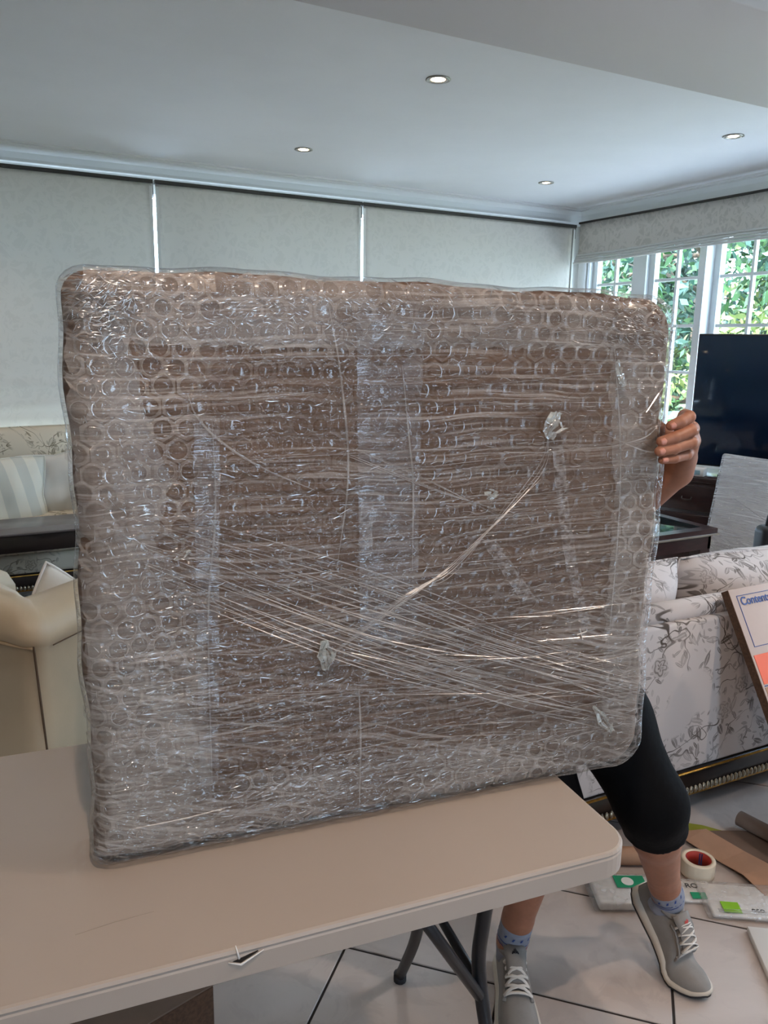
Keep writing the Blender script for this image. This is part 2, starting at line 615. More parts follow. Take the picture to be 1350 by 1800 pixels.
def ceiling_mesh():
    bm = bmesh.new()
    xs = sorted({LX - 0.2, WX + 0.2, *[round(d[0] - 0.05, 3) for d in DL], *[round(d[0] + 0.05, 3) for d in DL]})
    ys = sorted({FY - 0.2, WY + 0.2, *[round(d[1] - 0.05, 3) for d in DL], *[round(d[1] + 0.05, 3) for d in DL]})
    grid = {}

    def vert(x, y):
        k = (round(x, 4), round(y, 4))
        if k not in grid:
            grid[k] = bm.verts.new((x, y, CEIL))
        return grid[k]
    for i in range(len(xs) - 1):
        for j in range(len(ys) - 1):
            cx, cy = (xs[i] + xs[i + 1]) / 2, (ys[j] + ys[j + 1]) / 2
            hole = next((d for d in DL if abs(d[0] - cx) < 0.03 and abs(d[1] - cy) < 0.03 and xs[i + 1] - xs[i] < 0.11 and ys[j + 1] - ys[j] < 0.11), None)
            if hole is None:
                bm.faces.new([vert(xs[i], ys[j]), vert(xs[i], ys[j + 1]), vert(xs[i + 1], ys[j + 1]), vert(xs[i + 1], ys[j])])
            else:
                corners = [vert(xs[i], ys[j]), vert(xs[i + 1], ys[j]), vert(xs[i + 1], ys[j + 1]), vert(xs[i], ys[j + 1])]
                ring = []
                for k in range(16):
                    a = 2 * pi * k / 16 - 3 * pi / 4
                    ring.append(bm.verts.new((hole[0] + 0.038 * cos(a), hole[1] + 0.038 * sin(a), CEIL)))
                for s in range(4):
                    seq = [ring[(s * 4 + q) % 16] for q in range(5)]
                    c0, c1 = corners[s], corners[(s + 1) % 4]
                    bm.faces.new([c0, *seq, c1])
    # slab on top
    me = bpy.data.meshes.new('ceiling')
    z = 2.78
    q = [bm.verts.new(p) for p in ((LX - 0.2, FY - 0.2, z), (WX + 0.2, FY - 0.2, z), (WX + 0.2, WY + 0.2, z), (LX - 0.2, WY + 0.2, z))]
    bm.faces.new(q)
    bm.to_mesh(me)
    bm.free()
    return me


structure(link('ceiling', ceiling_mesh(), M['ceiling']))
# bulkhead crossing the room
bk = structure(link('trim_1', rbox('bulkhead', WX - LX + 0.02, 0.59, 0.21, 0.004, 1), M['bulkhead'], loc=((WX + LX) / 2, 1.945, 2.505)))

# cornice
prof = [(0, -0.125), (0.012, -0.125), (0.014, -0.105), (0.028, -0.098), (0.032, -0.082), (0.05, -0.05), (0.078, -0.028), (0.086, -0.024), (0.086, -0.012), (0.104, -0.010), (0.106, 0.0)]


def cornice(name, kind):
    v, f = [], []
    n = len(prof)
    for e in (0, 1):
        for d, z in prof:
            if kind == 'back':
                x = (LX if e == 0 else WX - d)
                v.append((x, WY - d, CEIL + z))
            else:
                y = (2.24 if e == 0 else WY - d)
                v.append((WX - d, y, CEIL + z))
    for i in range(n - 1):
        f.append((i, i + 1, n + i + 1, n + i))
    return structure(link(name, mesh(name, v, f), M['trim']))


cornice('trim_2', 'back')
cornice('trim_3', 'right')

# floor: slab of grout with every diagonal tile laid on it
fl = MB().box(LX - 0.2, WX + 0.2, FY - 0.2, WY + 0.2, -0.09, -0.003)
floor = structure(fl.build('floor', M['grout']))


def clip_poly(P, x0, x1, y0, y1):
    for ax, lim, sg in ((0, x0, 1), (0, x1, -1), (1, y0, 1), (1, y1, -1)):
        out = []
        for i in range(len(P)):
            a, b = P[i], P[(i + 1) % len(P)]
            da, db = sg * (a[ax] - lim), sg * (b[ax] - lim)
            if da >= 0:
                out.append(a)
            if da * db < 0:
                s = da / (da - db)
                out.append((a[0] + (b[0] - a[0]) * s, a[1] + (b[1] - a[1]) * s))
        P = out
        if len(P) < 3:
            return []
    return P


PT = 0.394
GAP = 0.0032
rest = MB()
hw = PT / 2 - GAP
tile_me = None
near, far = [], []
for i in range(-24, 24):
    for j in range(-24, 24):
        uc, vc = 1.648 + PT * (i + 0.5), 0.202 + PT * (j + 0.5)
        cx, cy = (uc + vc) / sqrt(2), (uc - vc) / sqrt(2)
        if LX - 0.4 < cx < WX + 0.4 and FY - 0.4 < cy < WY + 0.4:
            d = sqrt(cx * cx + cy * cy)
            seen = cy > 0.55 and cx > -0.5 and cx - cy * 1.9 < 1.2
            (near if seen else far).append((d, cx, cy))
near.sort()


def tile_poly(cx, cy):
    h = hw * sqrt(2)
    return clip_poly([(cx - h, cy), (cx, cy - h), (cx + h, cy), (cx, cy + h)], LX, WX, FY, WY)


def prism(mb, P, z0, z1, ch=0.0015):
    n = len(P)
    c = (sum(p[0] for p in P) / n, sum(p[1] for p in P) / n)
    v = [(x, y, z0) for x, y in P] + [(x, y, z1 - ch) for x, y in P]
    v += [(x + (c[0] - x) * 0.008, y + (c[1] - y) * 0.008, z1) for x, y in P]
    f = [tuple(2 * n + k for k in range(n))]
    for k in range(n):
        k2 = (k + 1) % n
        f.append((k, k2, n + k2, n + k))
        f.append((n + k, n + k2, 2 * n + k2, 2 * n + k))
    mb.add(v, f)


shared_tile = None
for idx, (d, cx, cy) in enumerate(near):
    P = tile_poly(cx, cy)
    if not P:
        continue
    if idx >= 290:
        prism(rest, P, -0.006, 0.0)
        continue
    full = LX + 0.3 < cx < WX - 0.3 and FY + 0.3 < cy < WY - 0.3
    if full:
        if shared_tile is None:
            mb = MB()
            h = hw * sqrt(2)
            prism(mb, [(-h, 0), (0, -h), (h, 0), (0, h)], -0.006, 0.0)
            shared_tile = mb.mesh('tile')
            shared_tile.materials.append(M['tile'])
        link('tile', shared_tile, None, floor, loc=(cx, cy, 0))
    else:
        mb = MB()
        prism(mb, P, -0.006, 0.0)
        mb.build('tile', M['tile'], floor)
for d, cx, cy in far:
    P = tile_poly(cx, cy)
    if P:
        prism(rest, P, -0.006, 0.0)
stuff(rest.build('tile_field', M['tile'], floor))

# ------------------------------------------------------------------ downlights
ring_v, ring_f = lathe([(0.034, 0.002), (0.052, 0.0), (0.054, -0.004), (0.046, -0.0065), (0.036, -0.004), (0.034, 0.002)], 28, False)
can_v, can_f = lathe([(0.034, -0.002), (0.033, 0.05), (0.022, 0.058), (0.001, 0.058)], 20, False)
bulb_v, bulb_f = lathe([(0.001, -0.006), (0.012, -0.0055), (0.021, -0.003), (0.0245, 0.003), (0.018, 0.05), (0.001, 0.052)], 20, False)
ring_me, can_me, bulb_me = mesh('ring', ring_v, ring_f, True), mesh('can', can_v, can_f, True), mesh('bulb', bulb_v, bulb_f, True)
ring_me.materials.append(pmat('brushed_nickel', lin(150, 146, 138), 0.3, 0.8))
can_me.materials.append(pmat('lamp_reflector', lin(200, 196, 188), 0.25, 0.9))
bulb_me.materials.append(pmat('lit_lamp_face', (1, 0.9, 0.75, 1), 0.3, emit=(1.0, 0.86, 0.66, 1), es=22.0))
bulb_me.materials[0].cycles.emission_sampling = 'NONE'
DL_LABEL = {0: 'lit round ceiling downlight nearest the bulkhead, above the parcel', 1: 'lit round ceiling downlight in front of the middle blind',
            2: 'lit round ceiling downlight farthest right, over the window', 3: 'lit round ceiling downlight nearest the corner of the room'}
for k, (x, y) in enumerate(DL):
    t = thing('downlight', DL_LABEL.get(k, 'lit round ceiling downlight outside the picture'), 'downlight', (x, y, CEIL), 0, 'recessed ceiling downlights')
    link('rim', ring_me, None, t)
    link('reflector', can_me, None, t)
    link('lamp_face', bulb_me, None, t)
    d = bpy.data.lights.new('downlight_lamp', 'SPOT')
    d.energy = DOWN_W if y < 2.0 else DIM_W
    d.spot_size = radians(140 if y < 2.0 else 112)
    d.spot_blend = 0.6 if y < 2.0 else 1.0
    d.shadow_soft_size = 0.022
    d.color = (1.0, 0.79, 0.63)
    o = bpy.data.objects.new('downlight_lamp', d)
    col.objects.link(o)
    o.parent = t
    o.location = (0, 0, -0.032)

# ------------------------------------------------------------------ windows
def casement(name, y0, y1, z0, z1, cols, rows, xin, parent_x=WX):
    """glazed casement in the right wall, seen from inside; parts: sash frame, muntins, panes"""
    fr = MB()
    w, dpt = 0.05, 0.05
    x0, x1 = xin, xin + dpt
    fr.box(x0, x1, y0, y0 + w, z0, z1).box(x0, x1, y1 - w, y1, z0, z1)
    fr.box(x0, x1, y0 + w, y1 - w, z0, z0 + w).box(x0, x1, y0 + w, y1 - w, z1 - w, z1)
    o = structure(fr.build(name, M['frame']))
    iy0, iy1, iz0, iz1 = y0 + w, y1 - w, z0 + w, z1 - w
    for c in range(1, cols):
        yy = iy0 + (iy1 - iy0) * c / cols
        MB().box(x0 + 0.01, x1 - 0.012, yy - 0.011, yy + 0.011, iz0, iz1).build('muntin', M['frame'], o)
    zs = rows
    for zz in zs:
        MB().box(x0 + 0.012, x1 - 0.014, iy0, iy1, zz - 0.011, zz + 0.011).build('muntin', M['frame'], o)
    zr = [iz0] + list(zs) + [iz1]
    for c in range(cols):
        for r in range(len(zr) - 1):
            ya, yb = iy0 + (iy1 - iy0) * c / cols, iy0 + (iy1 - iy0) * (c + 1) / cols
            MB().box(x0 + 0.022, x0 + 0.026, ya, yb, zr[r], zr[r + 1]).build('pane', M['glass'], o)
    return o


rows = [1.32, 1.66, 2.0]
casement('window_1', 4.83, 5.33, 0.84, 2.34, 2, rows, WX + 0.06)
casement('window_2', 4.18, 4.70, 0.84, 2.34, 2, rows, WX + 0.06)
casement('window_3', 3.50, 4.12, 0.84, 2.34, 2, rows, WX + 0.09)
casement('window_4', 2.86, 3.48, 0.84, 2.34, 2, rows, WX + 0.09)
casement('window_5', 2.22, 2.80, 0.84, 2.34, 2, rows, WX + 0.06)
casement('window_6', 1.56, 2.16, 0.84, 2.34, 2, rows, WX + 0.06)
casement('window_7', 0.90, 1.50, 0.84, 2.34, 2, rows, WX + 0.06)
casement('window_8', 0.18, 0.84, 0.84, 2.34, 2, rows, WX + 0.06)
po = MB()
for a, b, xo in ((5.33, 5.37, 0.0), (4.70, 4.83, 0.0), (4.12, 4.18, -0.02), (3.48, 3.50, 0.06), (2.80, 2.86, -0.02), (2.16, 2.22, 0.0), (1.50, 1.56, 0.0), (0.84, 0.90, 0.0), (0.14, 0.18, 0.0)):
    po.box(WX + 0.02 + xo, WX + 0.15, a, b, 0.80, 2.36)
po.box(WX - 0.05, WX + 0.15, 0.10, 5.40, 0.77, 0.84)
po.box(WX + 0.02, WX + 0.15, 0.14, 5.37, 2.34, 2.37)
structure(po.build('trim_4', M['frame']))

# windows of the back wall, behind the lowered blinds
for k, (a, b) in enumerate(((-1.58, -0.08), (-0.06, 1.42), (1.44, 2.92), (2.94, 4.48))):
    mb = MB()
    mb.box(a, a + 0.03, WY + 0.06, WY + 0.11, 0.77, 2.38).box(b - 0.03, b, WY + 0.06, WY + 0.11, 0.77, 2.38)
    mb.box(a, b, WY + 0.06, WY + 0.11, 0.77, 0.82).box(a, b, WY + 0.06, WY + 0.11, 2.33, 2.38)
    o = structure(mb.build('window_%d' % (9 + k), M['frame']))
    MB().box(a + 0.03, b - 0.03, WY + 0.08, WY + 0.085, 0.82, 2.33).build('pane', M['glass'], o)
# wide glazed opening behind the camera
o = structure(MB().box(0.55, 0.60, FY - 0.12, FY - 0.05, 0.05, 2.25).box(1.05, 1.10, FY - 0.12, FY - 0.05, 0.05, 2.25)
              .box(0.60, 1.05, FY - 0.12, FY - 0.05, 2.18, 2.25).build('door_1', M['frame']))
MB().box(0.60, 1.05, FY - 0.09, FY - 0.085, 0.05, 2.18).build('pane', M['glass'], o)

# ------------------------------------------------------------------ roman blinds
def flat_blind(x0, x1, label, bottom=0.93):
    t = thing('roman_blind', label, 'blind', ((x0 + x1) / 2, 5.385, bottom), 0, 'lowered roman blinds on the long wall')
    w = x1 - x0
    nx, nz = 30, 60
    v, f = [], []
    H = 2.455 - bottom
    ph = rng.uniform(0, 6)
    for j in range(nz + 1):
        for i in range(nx + 1):
            a, z = -w / 2 + w * i / nx, H * j / nz
            y = 0.004 * sin(a * 4 + ph) + 0.002 * sin(a * 9 + z * 2 + ph)
            # soft horizontal pleats near the hem
            for zp in (0.06, 0.16, 0.28):
                y += -0.014 * math.exp(-((z - zp) / 0.018) ** 2)
            v.append((a, y, z))
    n = nx + 1
    for j in range(nz):
        for i in range(nx):
            f.append((j * n + i, j * n + i + 1, (j + 1) * n + i + 1, (j + 1) * n + i))
    c = link('cloth', mesh('cloth', v, f, True), M['blind'], t)
    md = c.modifiers.new('thick', 'SOLIDIFY')
    md.thickness = 0.003
    md.offset = 1
    MB().box(-w / 2 - 0.004, w / 2 + 0.004, -0.018, 0.03, H - 0.004, H + 0.018).build('headrail', M['track'], t)
    MB().box(-w / 2, w / 2, -0.012, 0.006, -0.012, 0.012).build('hem_bar', M['blind_edge'], t)
    # side hems
    for s in (-1, 1):
        mb = MB()
        mb.box(s * (w / 2 - 0.010) - 0.009, s * (w / 2 - 0.010) + 0.009, -0.0085, -0.006, 0.3, H - 0.02)
        mb.build('side_hem', M['blind_edge'], t)
    # pull cords glimpsed in the gap
    MB().tube([(w / 2 + 0.004, -0.004, H), (w / 2 + 0.004, -0.004, H - 0.09)], 0.003, 6).build('cord', M['track'], t)
    return t


flat_blind(-0.60, 1.174, 'cream roman blind lowered at the far left above the floral sofa')
flat_blind(1.194, 2.634, 'cream roman blind lowered in the middle of the long wall')
flat_blind(2.654, 4.60, 'cream damask roman blind lowered beside the corner window')
flat_blind(-2.30, -0.62, 'cream roman blind lowered outside the picture on the left')

# raised roman blind over the corner window: flat face and a stack of folds
t = thing('roman_blind', 'cream damask roman blind pulled up above the bright garden window', 'blind', (4.60, 3.7, 2.19), 0)
v, f = [], []
pf = [(0.0, 0.285), (0.0, 0.20), (0.002, 0.12), (-0.004, 0.06), (-0.012, 0.04)]
ys = np.linspace(-1.52, 1.62, 40)
for yy in ys:
    sag = 0.006 * sin(yy * 3.1) + 0.012 * cos(yy * 1.9 + 1.0)
    for x, z in pf:
        v.append((x + 0.003 * sin(yy * 8), yy, z + sag * (1 - z / 0.285)))
n = len(pf)
for j in range(len(ys) - 1):
    for i in range(n - 1):
        f.append((j * n + i, j * n + i + 1, (j + 1) * n + i + 1, (j + 1) * n + i))
c = link('cloth', mesh('cloth', v, f, True), M['blind_damask'], t)
c.modifiers.new('thick', 'SOLIDIFY').thickness = 0.003
for k in range(4):
    v, f = [], []
    for yy in ys:
        sag = 0.006 * sin(yy * 3.1) + 0.012 * cos(yy * 1.9 + 1.0)
        z0 = 0.056 - 0.021 * k + sag
        dx = -0.011 * k
        v += [(-0.012 + dx, yy, z0 + 0.006), (-0.024 + dx, yy, z0 - 0.004), (-0.016 + dx, yy, z0 - 0.013), (0.02, yy, z0 - 0.002)]
    for j in range(len(ys) - 1):
        for i in range(4):
            f.append((j * 4 + i, j * 4 + (i + 1) % 4, (j + 1) * 4 + (i + 1) % 4, (j + 1) * 4 + i))
    link('fold', mesh('fold', v, f, True), M['blind_edge'], t)
MB().box(-0.01, 0.03, -1.53, 1.63, 0.283, 0.298).build('headrail', M['track'], t)

# ------------------------------------------------------------------ garden outside
structure(MB().box(WX + 0.2, 8.2, -25, 40, -0.3, -0.14).build('garden_bounce_ground', M['bounce_ground']))  # unseen pale ground, added to bounce neutral light onto the ceiling
structure(MB().box(8.2, 40, -25, 40, -0.3, -0.15).build('garden_lawn', M['grass']))


def tree(name, label, cat, loc, h, crown, nleaf, lsize, mats, seed, group='trees in the garden'):
    rs = np.random.default_rng(seed)
    t = thing(name, label, cat, loc, 0, group)
    rx, ry, rzv, cz = crown
    mb = MB()
    top = cz + rzv * 0.4
    pts = [(0.05 * sin(k * 1.3) * k * 0.4, 0.06 * cos(k * 1.7) * k * 0.3, top * k / 6) for k in range(7)]
    mb.tube(pts, [0.11 * (1 - k / 8) * (h / 4) for k in range(7)], 8)
    mb.build('trunk', M['bark'], t, True)
    br = MB()
    for k in range(9):
        a = rs.uniform(0, 2 * pi)
        z0 = rs.uniform(0.35, 0.9) * top
        e = (rx * 0.7 * cos(a), ry * 0.7 * sin(a), cz + rzv * rs.uniform(-0.3, 0.6))
        br.tube([(0, 0, z0), (e[0] * 0.5, e[1] * 0.5, (z0 + e[2]) / 2 + 0.05), e], [0.035, 0.022, 0.008], 5)
    br.build('branches', M['bark'], t, True)
    # leaf sprays gathered round random clumps
    for mi, mat in enumerate(mats):
        k = nleaf // len(mats)
        ncl = 26
        cc = rs.normal(size=(ncl, 3))
        cc /= np.linalg.norm(cc, axis=1)[:, None]
        cc *= rs.uniform(0.35, 1.0, (ncl, 1)) ** 0.5
        idx = rs.integers(0, ncl, k)
        p = cc[idx] + rs.normal(scale=0.16, size=(k, 3))
        p = p * np.array([rx, ry, rzv]) + np.array([0, 0, cz])
        a = rs.normal(size=(k, 3))
        a /= np.linalg.norm(a, axis=1)[:, None]
        b = rs.normal(size=(k, 3))
        b -= a * np.sum(a * b, axis=1)[:, None]
        b /= np.linalg.norm(b, axis=1)[:, None]
        L = lsize * rs.uniform(0.6, 1.3, (k, 1))
        v = np.stack([p - a * L, p + b * L * 0.38, p + a * L, p - b * L * 0.38], 1).reshape(-1, 3)
        me = bpy.data.meshes.new('foliage')
        me.vertices.add(4 * k)
        me.vertices.foreach_set('co', v.astype(np.float32).ravel())
        me.loops.add(4 * k)
        me.loops.foreach_set('vertex_index', np.arange(4 * k, dtype=np.int32))
        me.polygons.add(k)
        me.polygons.foreach_set('loop_start', np.arange(0, 4 * k, 4, dtype=np.int32))
        me.update(calc_edges=True)
        stuff(link('foliage', me, mat, t))
    return t


tree('garden_tree', 'bluish green tree outside the window nearest the corner', 'tree', (8.6, 9.3, -0.15), 4.5, (1.7, 1.7, 1.9, 2.6), 5200, 0.085, (M['leaf_b'], M['leaf_a']), 1)
tree('garden_tree', 'dense green tree outside the second casement', 'tree', (8.3, 7.2, -0.15), 4.5, (1.5, 1.4, 1.8, 2.5), 5200, 0.085, (M['leaf_a'], M['leaf_b']), 2)
tree('garden_tree', 'tall pale green tree with open branches outside the widest casement', 'tree', (9.4, 5.6, -0.15), 5.5, (1.7, 1.5, 2.2, 3.3), 4200, 0.10, (M['leaf_a'], M['leaf_c']), 3)
tree('flowering_shrub', 'sunlit pale yellow shrub low outside the widest casement', 'shrub', (7.3, 5.35, -0.15), 2.4, (0.8, 0.8, 0.9, 1.2), 2600, 0.075, (M['leaf_c'], M['leaf_c']), 4, 'shrubs in the garden')
tree('garden_tree', 'dark bushy tree far behind the garden shrubs', 'tree', (12.5, 9.5, -0.15), 6, (2.6, 2.6, 2.6, 2.8), 5000, 0.13, (M['leaf_b'], M['leaf_a']), 5)
tree('flowering_shrub', 'low bright shrub beside the second casement', 'shrub', (7.4, 6.6, -0.15), 2.0, (0.7, 0.8, 0.7, 0.9), 2200, 0.07, (M['leaf_c'], M['leaf_a']), 6, 'shrubs in the garden')
tree('garden_tree', 'broad garden tree beyond the television side of the window', 'tree', (10.5, 2.6, -0.15), 5, (2.2, 2.2, 2.2, 2.7), 4600, 0.11, (M['leaf_a'], M['leaf_b']), 8)
tree('garden_tree', 'tall tree at the end of the garden behind the corner', 'tree', (11.0, 13.0, -0.15), 7, (2.8, 2.8, 3.2, 3.4), 5200, 0.13, (M['leaf_a'], M['leaf_c']), 9)


# ------------------------------------------------------------------ folding table
TU, TV = Vector((0.9937, -0.112, 0)), Vector((0.112, 0.9937, 0))
FR = Vector((0.876, 0.787, 0))
TL, TD, TH = 1.83, 0.63, 0.74
TRZ = atan2(TU.y, TU.x)
tc = FR - TU * (TL / 2) + TV * (TD / 2)
table = thing('folding_table', 'white plastic folding table with torn front edge under the wrapped parcel', 'table', (tc.x, tc.y, 0), TRZ)


def rrect(w, d, r, seg=8, inset=0.0):
    pts = []
    w, d, r = w - 2 * inset, d - 2 * inset, max(r - inset, 0.001)
    for cx, cy, a0 in ((w / 2 - r, -d / 2 + r, -pi / 2), (w / 2 - r, d / 2 - r, 0), (-w / 2 + r, d / 2 - r, pi / 2), (-w / 2 + r, -d / 2 + r, pi)):
        for k in range(seg + 1):
            a = a0 + pi / 2 * k / seg
            pts.append((cx + r * cos(a), cy + r * sin(a)))
    return pts


v, f = [], []
levels = [(0.012, -0.046), (0.004, -0.046), (0.0, -0.042), (0.0, -0.012), (0.0015, -0.0095), (0.0015, -0.007), (0.0, -0.005), (0.0025, -0.0012), (0.006, 0.0)]
for ins, z in levels:
    v += [(x, y, TH + z) for x, y in rrect(TL, TD, 0.055, 8, ins)]
n = len(v) // len(levels)
for i in range(len(levels) - 1):
    for k in range(n):
        f.append((i * n + k, i * n + (k + 1) % n, (i + 1) * n + (k + 1) % n, (i + 1) * n + k))
f.append(tuple((len(levels) - 1) * n + k for k in range(n)))
f.append(tuple(range(n))[::-1])
top = link('table_top', mesh('table_top', v, f), M['plastic_table'], table)
# torn gash on the front edge with curled lips (local x of the tear)
gx = TL / 2 - 0.617
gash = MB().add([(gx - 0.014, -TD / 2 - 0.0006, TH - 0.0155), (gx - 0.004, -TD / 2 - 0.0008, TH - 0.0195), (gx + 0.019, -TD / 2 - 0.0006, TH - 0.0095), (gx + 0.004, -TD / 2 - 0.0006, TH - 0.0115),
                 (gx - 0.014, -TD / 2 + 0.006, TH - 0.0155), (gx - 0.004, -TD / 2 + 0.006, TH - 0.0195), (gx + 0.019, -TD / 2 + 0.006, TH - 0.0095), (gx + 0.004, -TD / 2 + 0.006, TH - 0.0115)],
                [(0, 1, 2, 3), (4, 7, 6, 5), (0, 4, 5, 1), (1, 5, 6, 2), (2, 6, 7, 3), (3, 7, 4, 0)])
gash.build('gash', M['chip'], top)  # solid dark inset, coloured for the shade inside the tear
lip = MB()
lip.tube([(gx - 0.020, -TD / 2 - 0.001, TH - 0.0150), (gx - 0.004, -TD / 2 - 0.003, TH - 0.0206), (gx + 0.026, -TD / 2 - 0.001, TH - 0.0090)], [0.0008, 0.0017, 0.0006], 6)
lip.tube([(gx - 0.006, -TD / 2 - 0.0005, TH - 0.013), (gx - 0.008, -TD / 2 - 0.002, TH - 0.004), (gx - 0.010, -TD / 2 + 0.001, TH + 0.006)], [0.0016, 0.0014, 0.0005], 6)
lip.build('torn_lip', M['white_card'], top, True)
# scuff mark on the top
MB().tube([(gx - 0.20, -TD / 2 + 0.098, TH + 0.0001), (gx - 0.15, -TD / 2 + 0.105, TH + 0.0001), (gx - 0.10, -TD / 2 + 0.108, TH + 0.0001)], [0.0003, 0.0007, 0.0002], 5, True).build('scratch', pmat('faint_scuff', lin(150, 138, 124), 0.6), top)


def tloc(off, vv, z):          # off = distance from the right end, vv = distance from the front edge
    return (TL / 2 - off, -TD / 2 + vv, z)


for m in (1, -1):
    def T(off, vv, z, m=m):
        p = tloc(off, vv, z)
        return (p[0] * m, p[1], p[2])
    MB().tube(spline([T(0.18, 0.12, 0.694), T(0.19, 0.135, 0.55), T(0.185, 0.145, 0.43), T(0.165, 0.09, 0.22), T(0.14, 0.01, 0.012)], 6), 0.0125, 12).build('leg', M['steel'], table, True)
    MB().tube(spline([T(0.18, 0.44, 0.694), T(0.19, 0.44, 0.55), T(0.165, 0.452, 0.34), T(0.145, 0.50, 0.22), T(0.125, 0.625, 0.012)], 6), 0.0125, 12).build('leg', M['steel'], table, True)
    MB().tube([T(0.18, 0.10, 0.688), T(0.18, 0.50, 0.688)], 0.012, 10).build('pivot_bar', M['steel'], table, True)
    MB().tube([T(0.185, 0.14, 0.42), T(0.172, 0.447, 0.42)], 0.009, 10).build('cross_bar', M['steel'], table, True)
    MB().tube([T(0.19, 0.135, 0.41), T(0.36, 0.11, 0.690)], 0.010, 10).build('brace', M['steel'], table, True)
    MB().tube([T(0.18, 0.447, 0.41), T(0.36, 0.49, 0.690)], 0.010, 10).build('brace', M['steel'], table, True)
    for vv, dz in ((0.01, 0), (0.625, 0)):
        MB().tube([T(0.14 if vv < 0.3 else 0.125, vv, 0.02), T(0.14 if vv < 0.3 else 0.125, vv, 0.0)], 0.0155, 12).build('foot_cap', M['rubber_dark'], table, True)

# ------------------------------------------------------------------ the wrapped parcel
PW, PH, PTK = 0.958, 0.852, 0.092
PRZ = atan2(-0.126, 0.952)
pn = Vector((0.1312, 0.9914, 0))
pbase = Vector((0.591, 1.031, 0.7402)) + pn * (PTK / 2)
parcel = thing('wrapped_parcel', 'large flat cardboard parcel in bubble wrap and stretch film standing on the folding table', 'parcel', pbase, PRZ)
CORN = {('l', 't'): 0.040, ('r', 't'): 0.062, ('r', 'b'): 0.050, ('l', 'b'): 0.022}


def inside(x, z, grow=0.0):
    """distance to the rounded outline, positive inside"""
    hw_, hh = PW / 2 + grow, PH / 2 + grow
    zc = z - PH / 2
    # slightly wavy outline, top sinks towards the right
    hh2 = hh - (0.012 * max(0, (x / PW + 0.1)) if zc > 0 else 0.0) + 0.0025 * sin(x * 23 + 1.0) * (zc > 0) + 0.001 * sin(x * 61)
    hw2 = hw_ + 0.003 * sin(z * 17 + (0 if x > 0 else 2)) + 0.002 * sin(z * 47)
    r = CORN[('l' if x < 0 else 'r', 't' if zc > 0 else 'b')]
    qx, qz = abs(x) - hw2 + r, abs(zc) - hh2 + r
    d = min(max(qx, qz), 0) + sqrt(max(qx, 0) ** 2 + max(qz, 0) ** 2) - r
    return -d


RE = 0.034


def front_y(x, z, off=0.0):
    d = inside(x, z)
    y = -PTK / 2
    if d < RE:
        d = max(d, 0.0)
        y += RE - sqrt(max(RE * RE - (RE - d) ** 2, 0))
    # slight hollow in the middle where the film pulls straight over the edge padding
    e = max(0.0, min(1.0, (d - 0.05) / 0.08))
    y += 0.006 * e * e * (3 - 2 * e)
    return y - off


def fpt(x, z, off=0.0):
    return Vector((x, front_y(x, z, off), z))


def fnormal(x, z):
    h = 0.004
    a = fpt(x + h, z) - fpt(x - h, z)
    b = fpt(x, z + h) - fpt(x, z - h)
    n_ = a.cross(b)
    return n_.normalized() if n_.length > 1e-9 else Vector((0, -1, 0))


def cardboard():
    t = NT('brown_cardboard')
    x, y, z = t.sep(t.obj())
    ln = t.noise(t.vec(t.math('MULTIPLY', x, 2.0), t.math('MULTIPLY', z, 90.0)), 1.0, 3.0)
    c = t.mix(t.ramp(ln, 0.35, 0.65), lin(92, 69, 51), lin(112, 86, 66))
    return t.done(t.n('ShaderNodeBsdfPrincipled', ins={'Base Color': c, 'Roughness': 0.8}).outputs[0])


def haze_mat(name, lo, hi, color, scale=18.0, gloss=0.03, rough=0.2, bump=0.3, stretch=(1, 1, 1), dark=0.97, border=None):
    """cloudy clear plastic: part see-through, part milky, with a skin of gloss"""
    t = NT(name)
    o = t.n('ShaderNodeVectorMath', operation='MULTIPLY', ins={0: t.obj(), 1: stretch}).outputs[0]
    nz = t.noise(o, scale, 1.0, 0.6)
    fac = t.math('ADD', lo, t.math('MULTIPLY', t.ramp(nz, 0.3, 0.7), hi - lo))
    if border:                    # the doubled wrap round the edges is milkier than the single layer stretched over the middle
        x, y, z = t.sep(t.obj())
        bm_ = t.math('MAXIMUM', t.math('MAXIMUM', t.ramp(x, -0.29, -0.34), t.ramp(x, 0.36, 0.40)), t.math('MAXIMUM', t.ramp(z, 0.70, 0.77), t.ramp(z, 0.15, 0.09)))
        fac = t.math('MULTIPLY', fac, t.math('ADD', border[0], t.math('MULTIPLY', bm_, border[1] - border[0])))
    nm = t.bump(t.noise(o, scale * 3.0, 1.0, 0.6), bump, 0.004) if bump else None
    tr = t.n('ShaderNodeBsdfTransparent', ins={0: (dark, dark, dark, 1)}).outputs[0]
    di = t.n('ShaderNodeBsdfDiffuse', ins={'Color': color}).outputs[0]
    body = t.mixsh(fac, tr, di)
    gl = t.n('ShaderNodeBsdfGlossy', ins={'Roughness': rough, **({'Normal': nm} if nm is not None else {})}).outputs[0]
    return t.done(t.mixsh(t.schlick(gloss), body, gl))


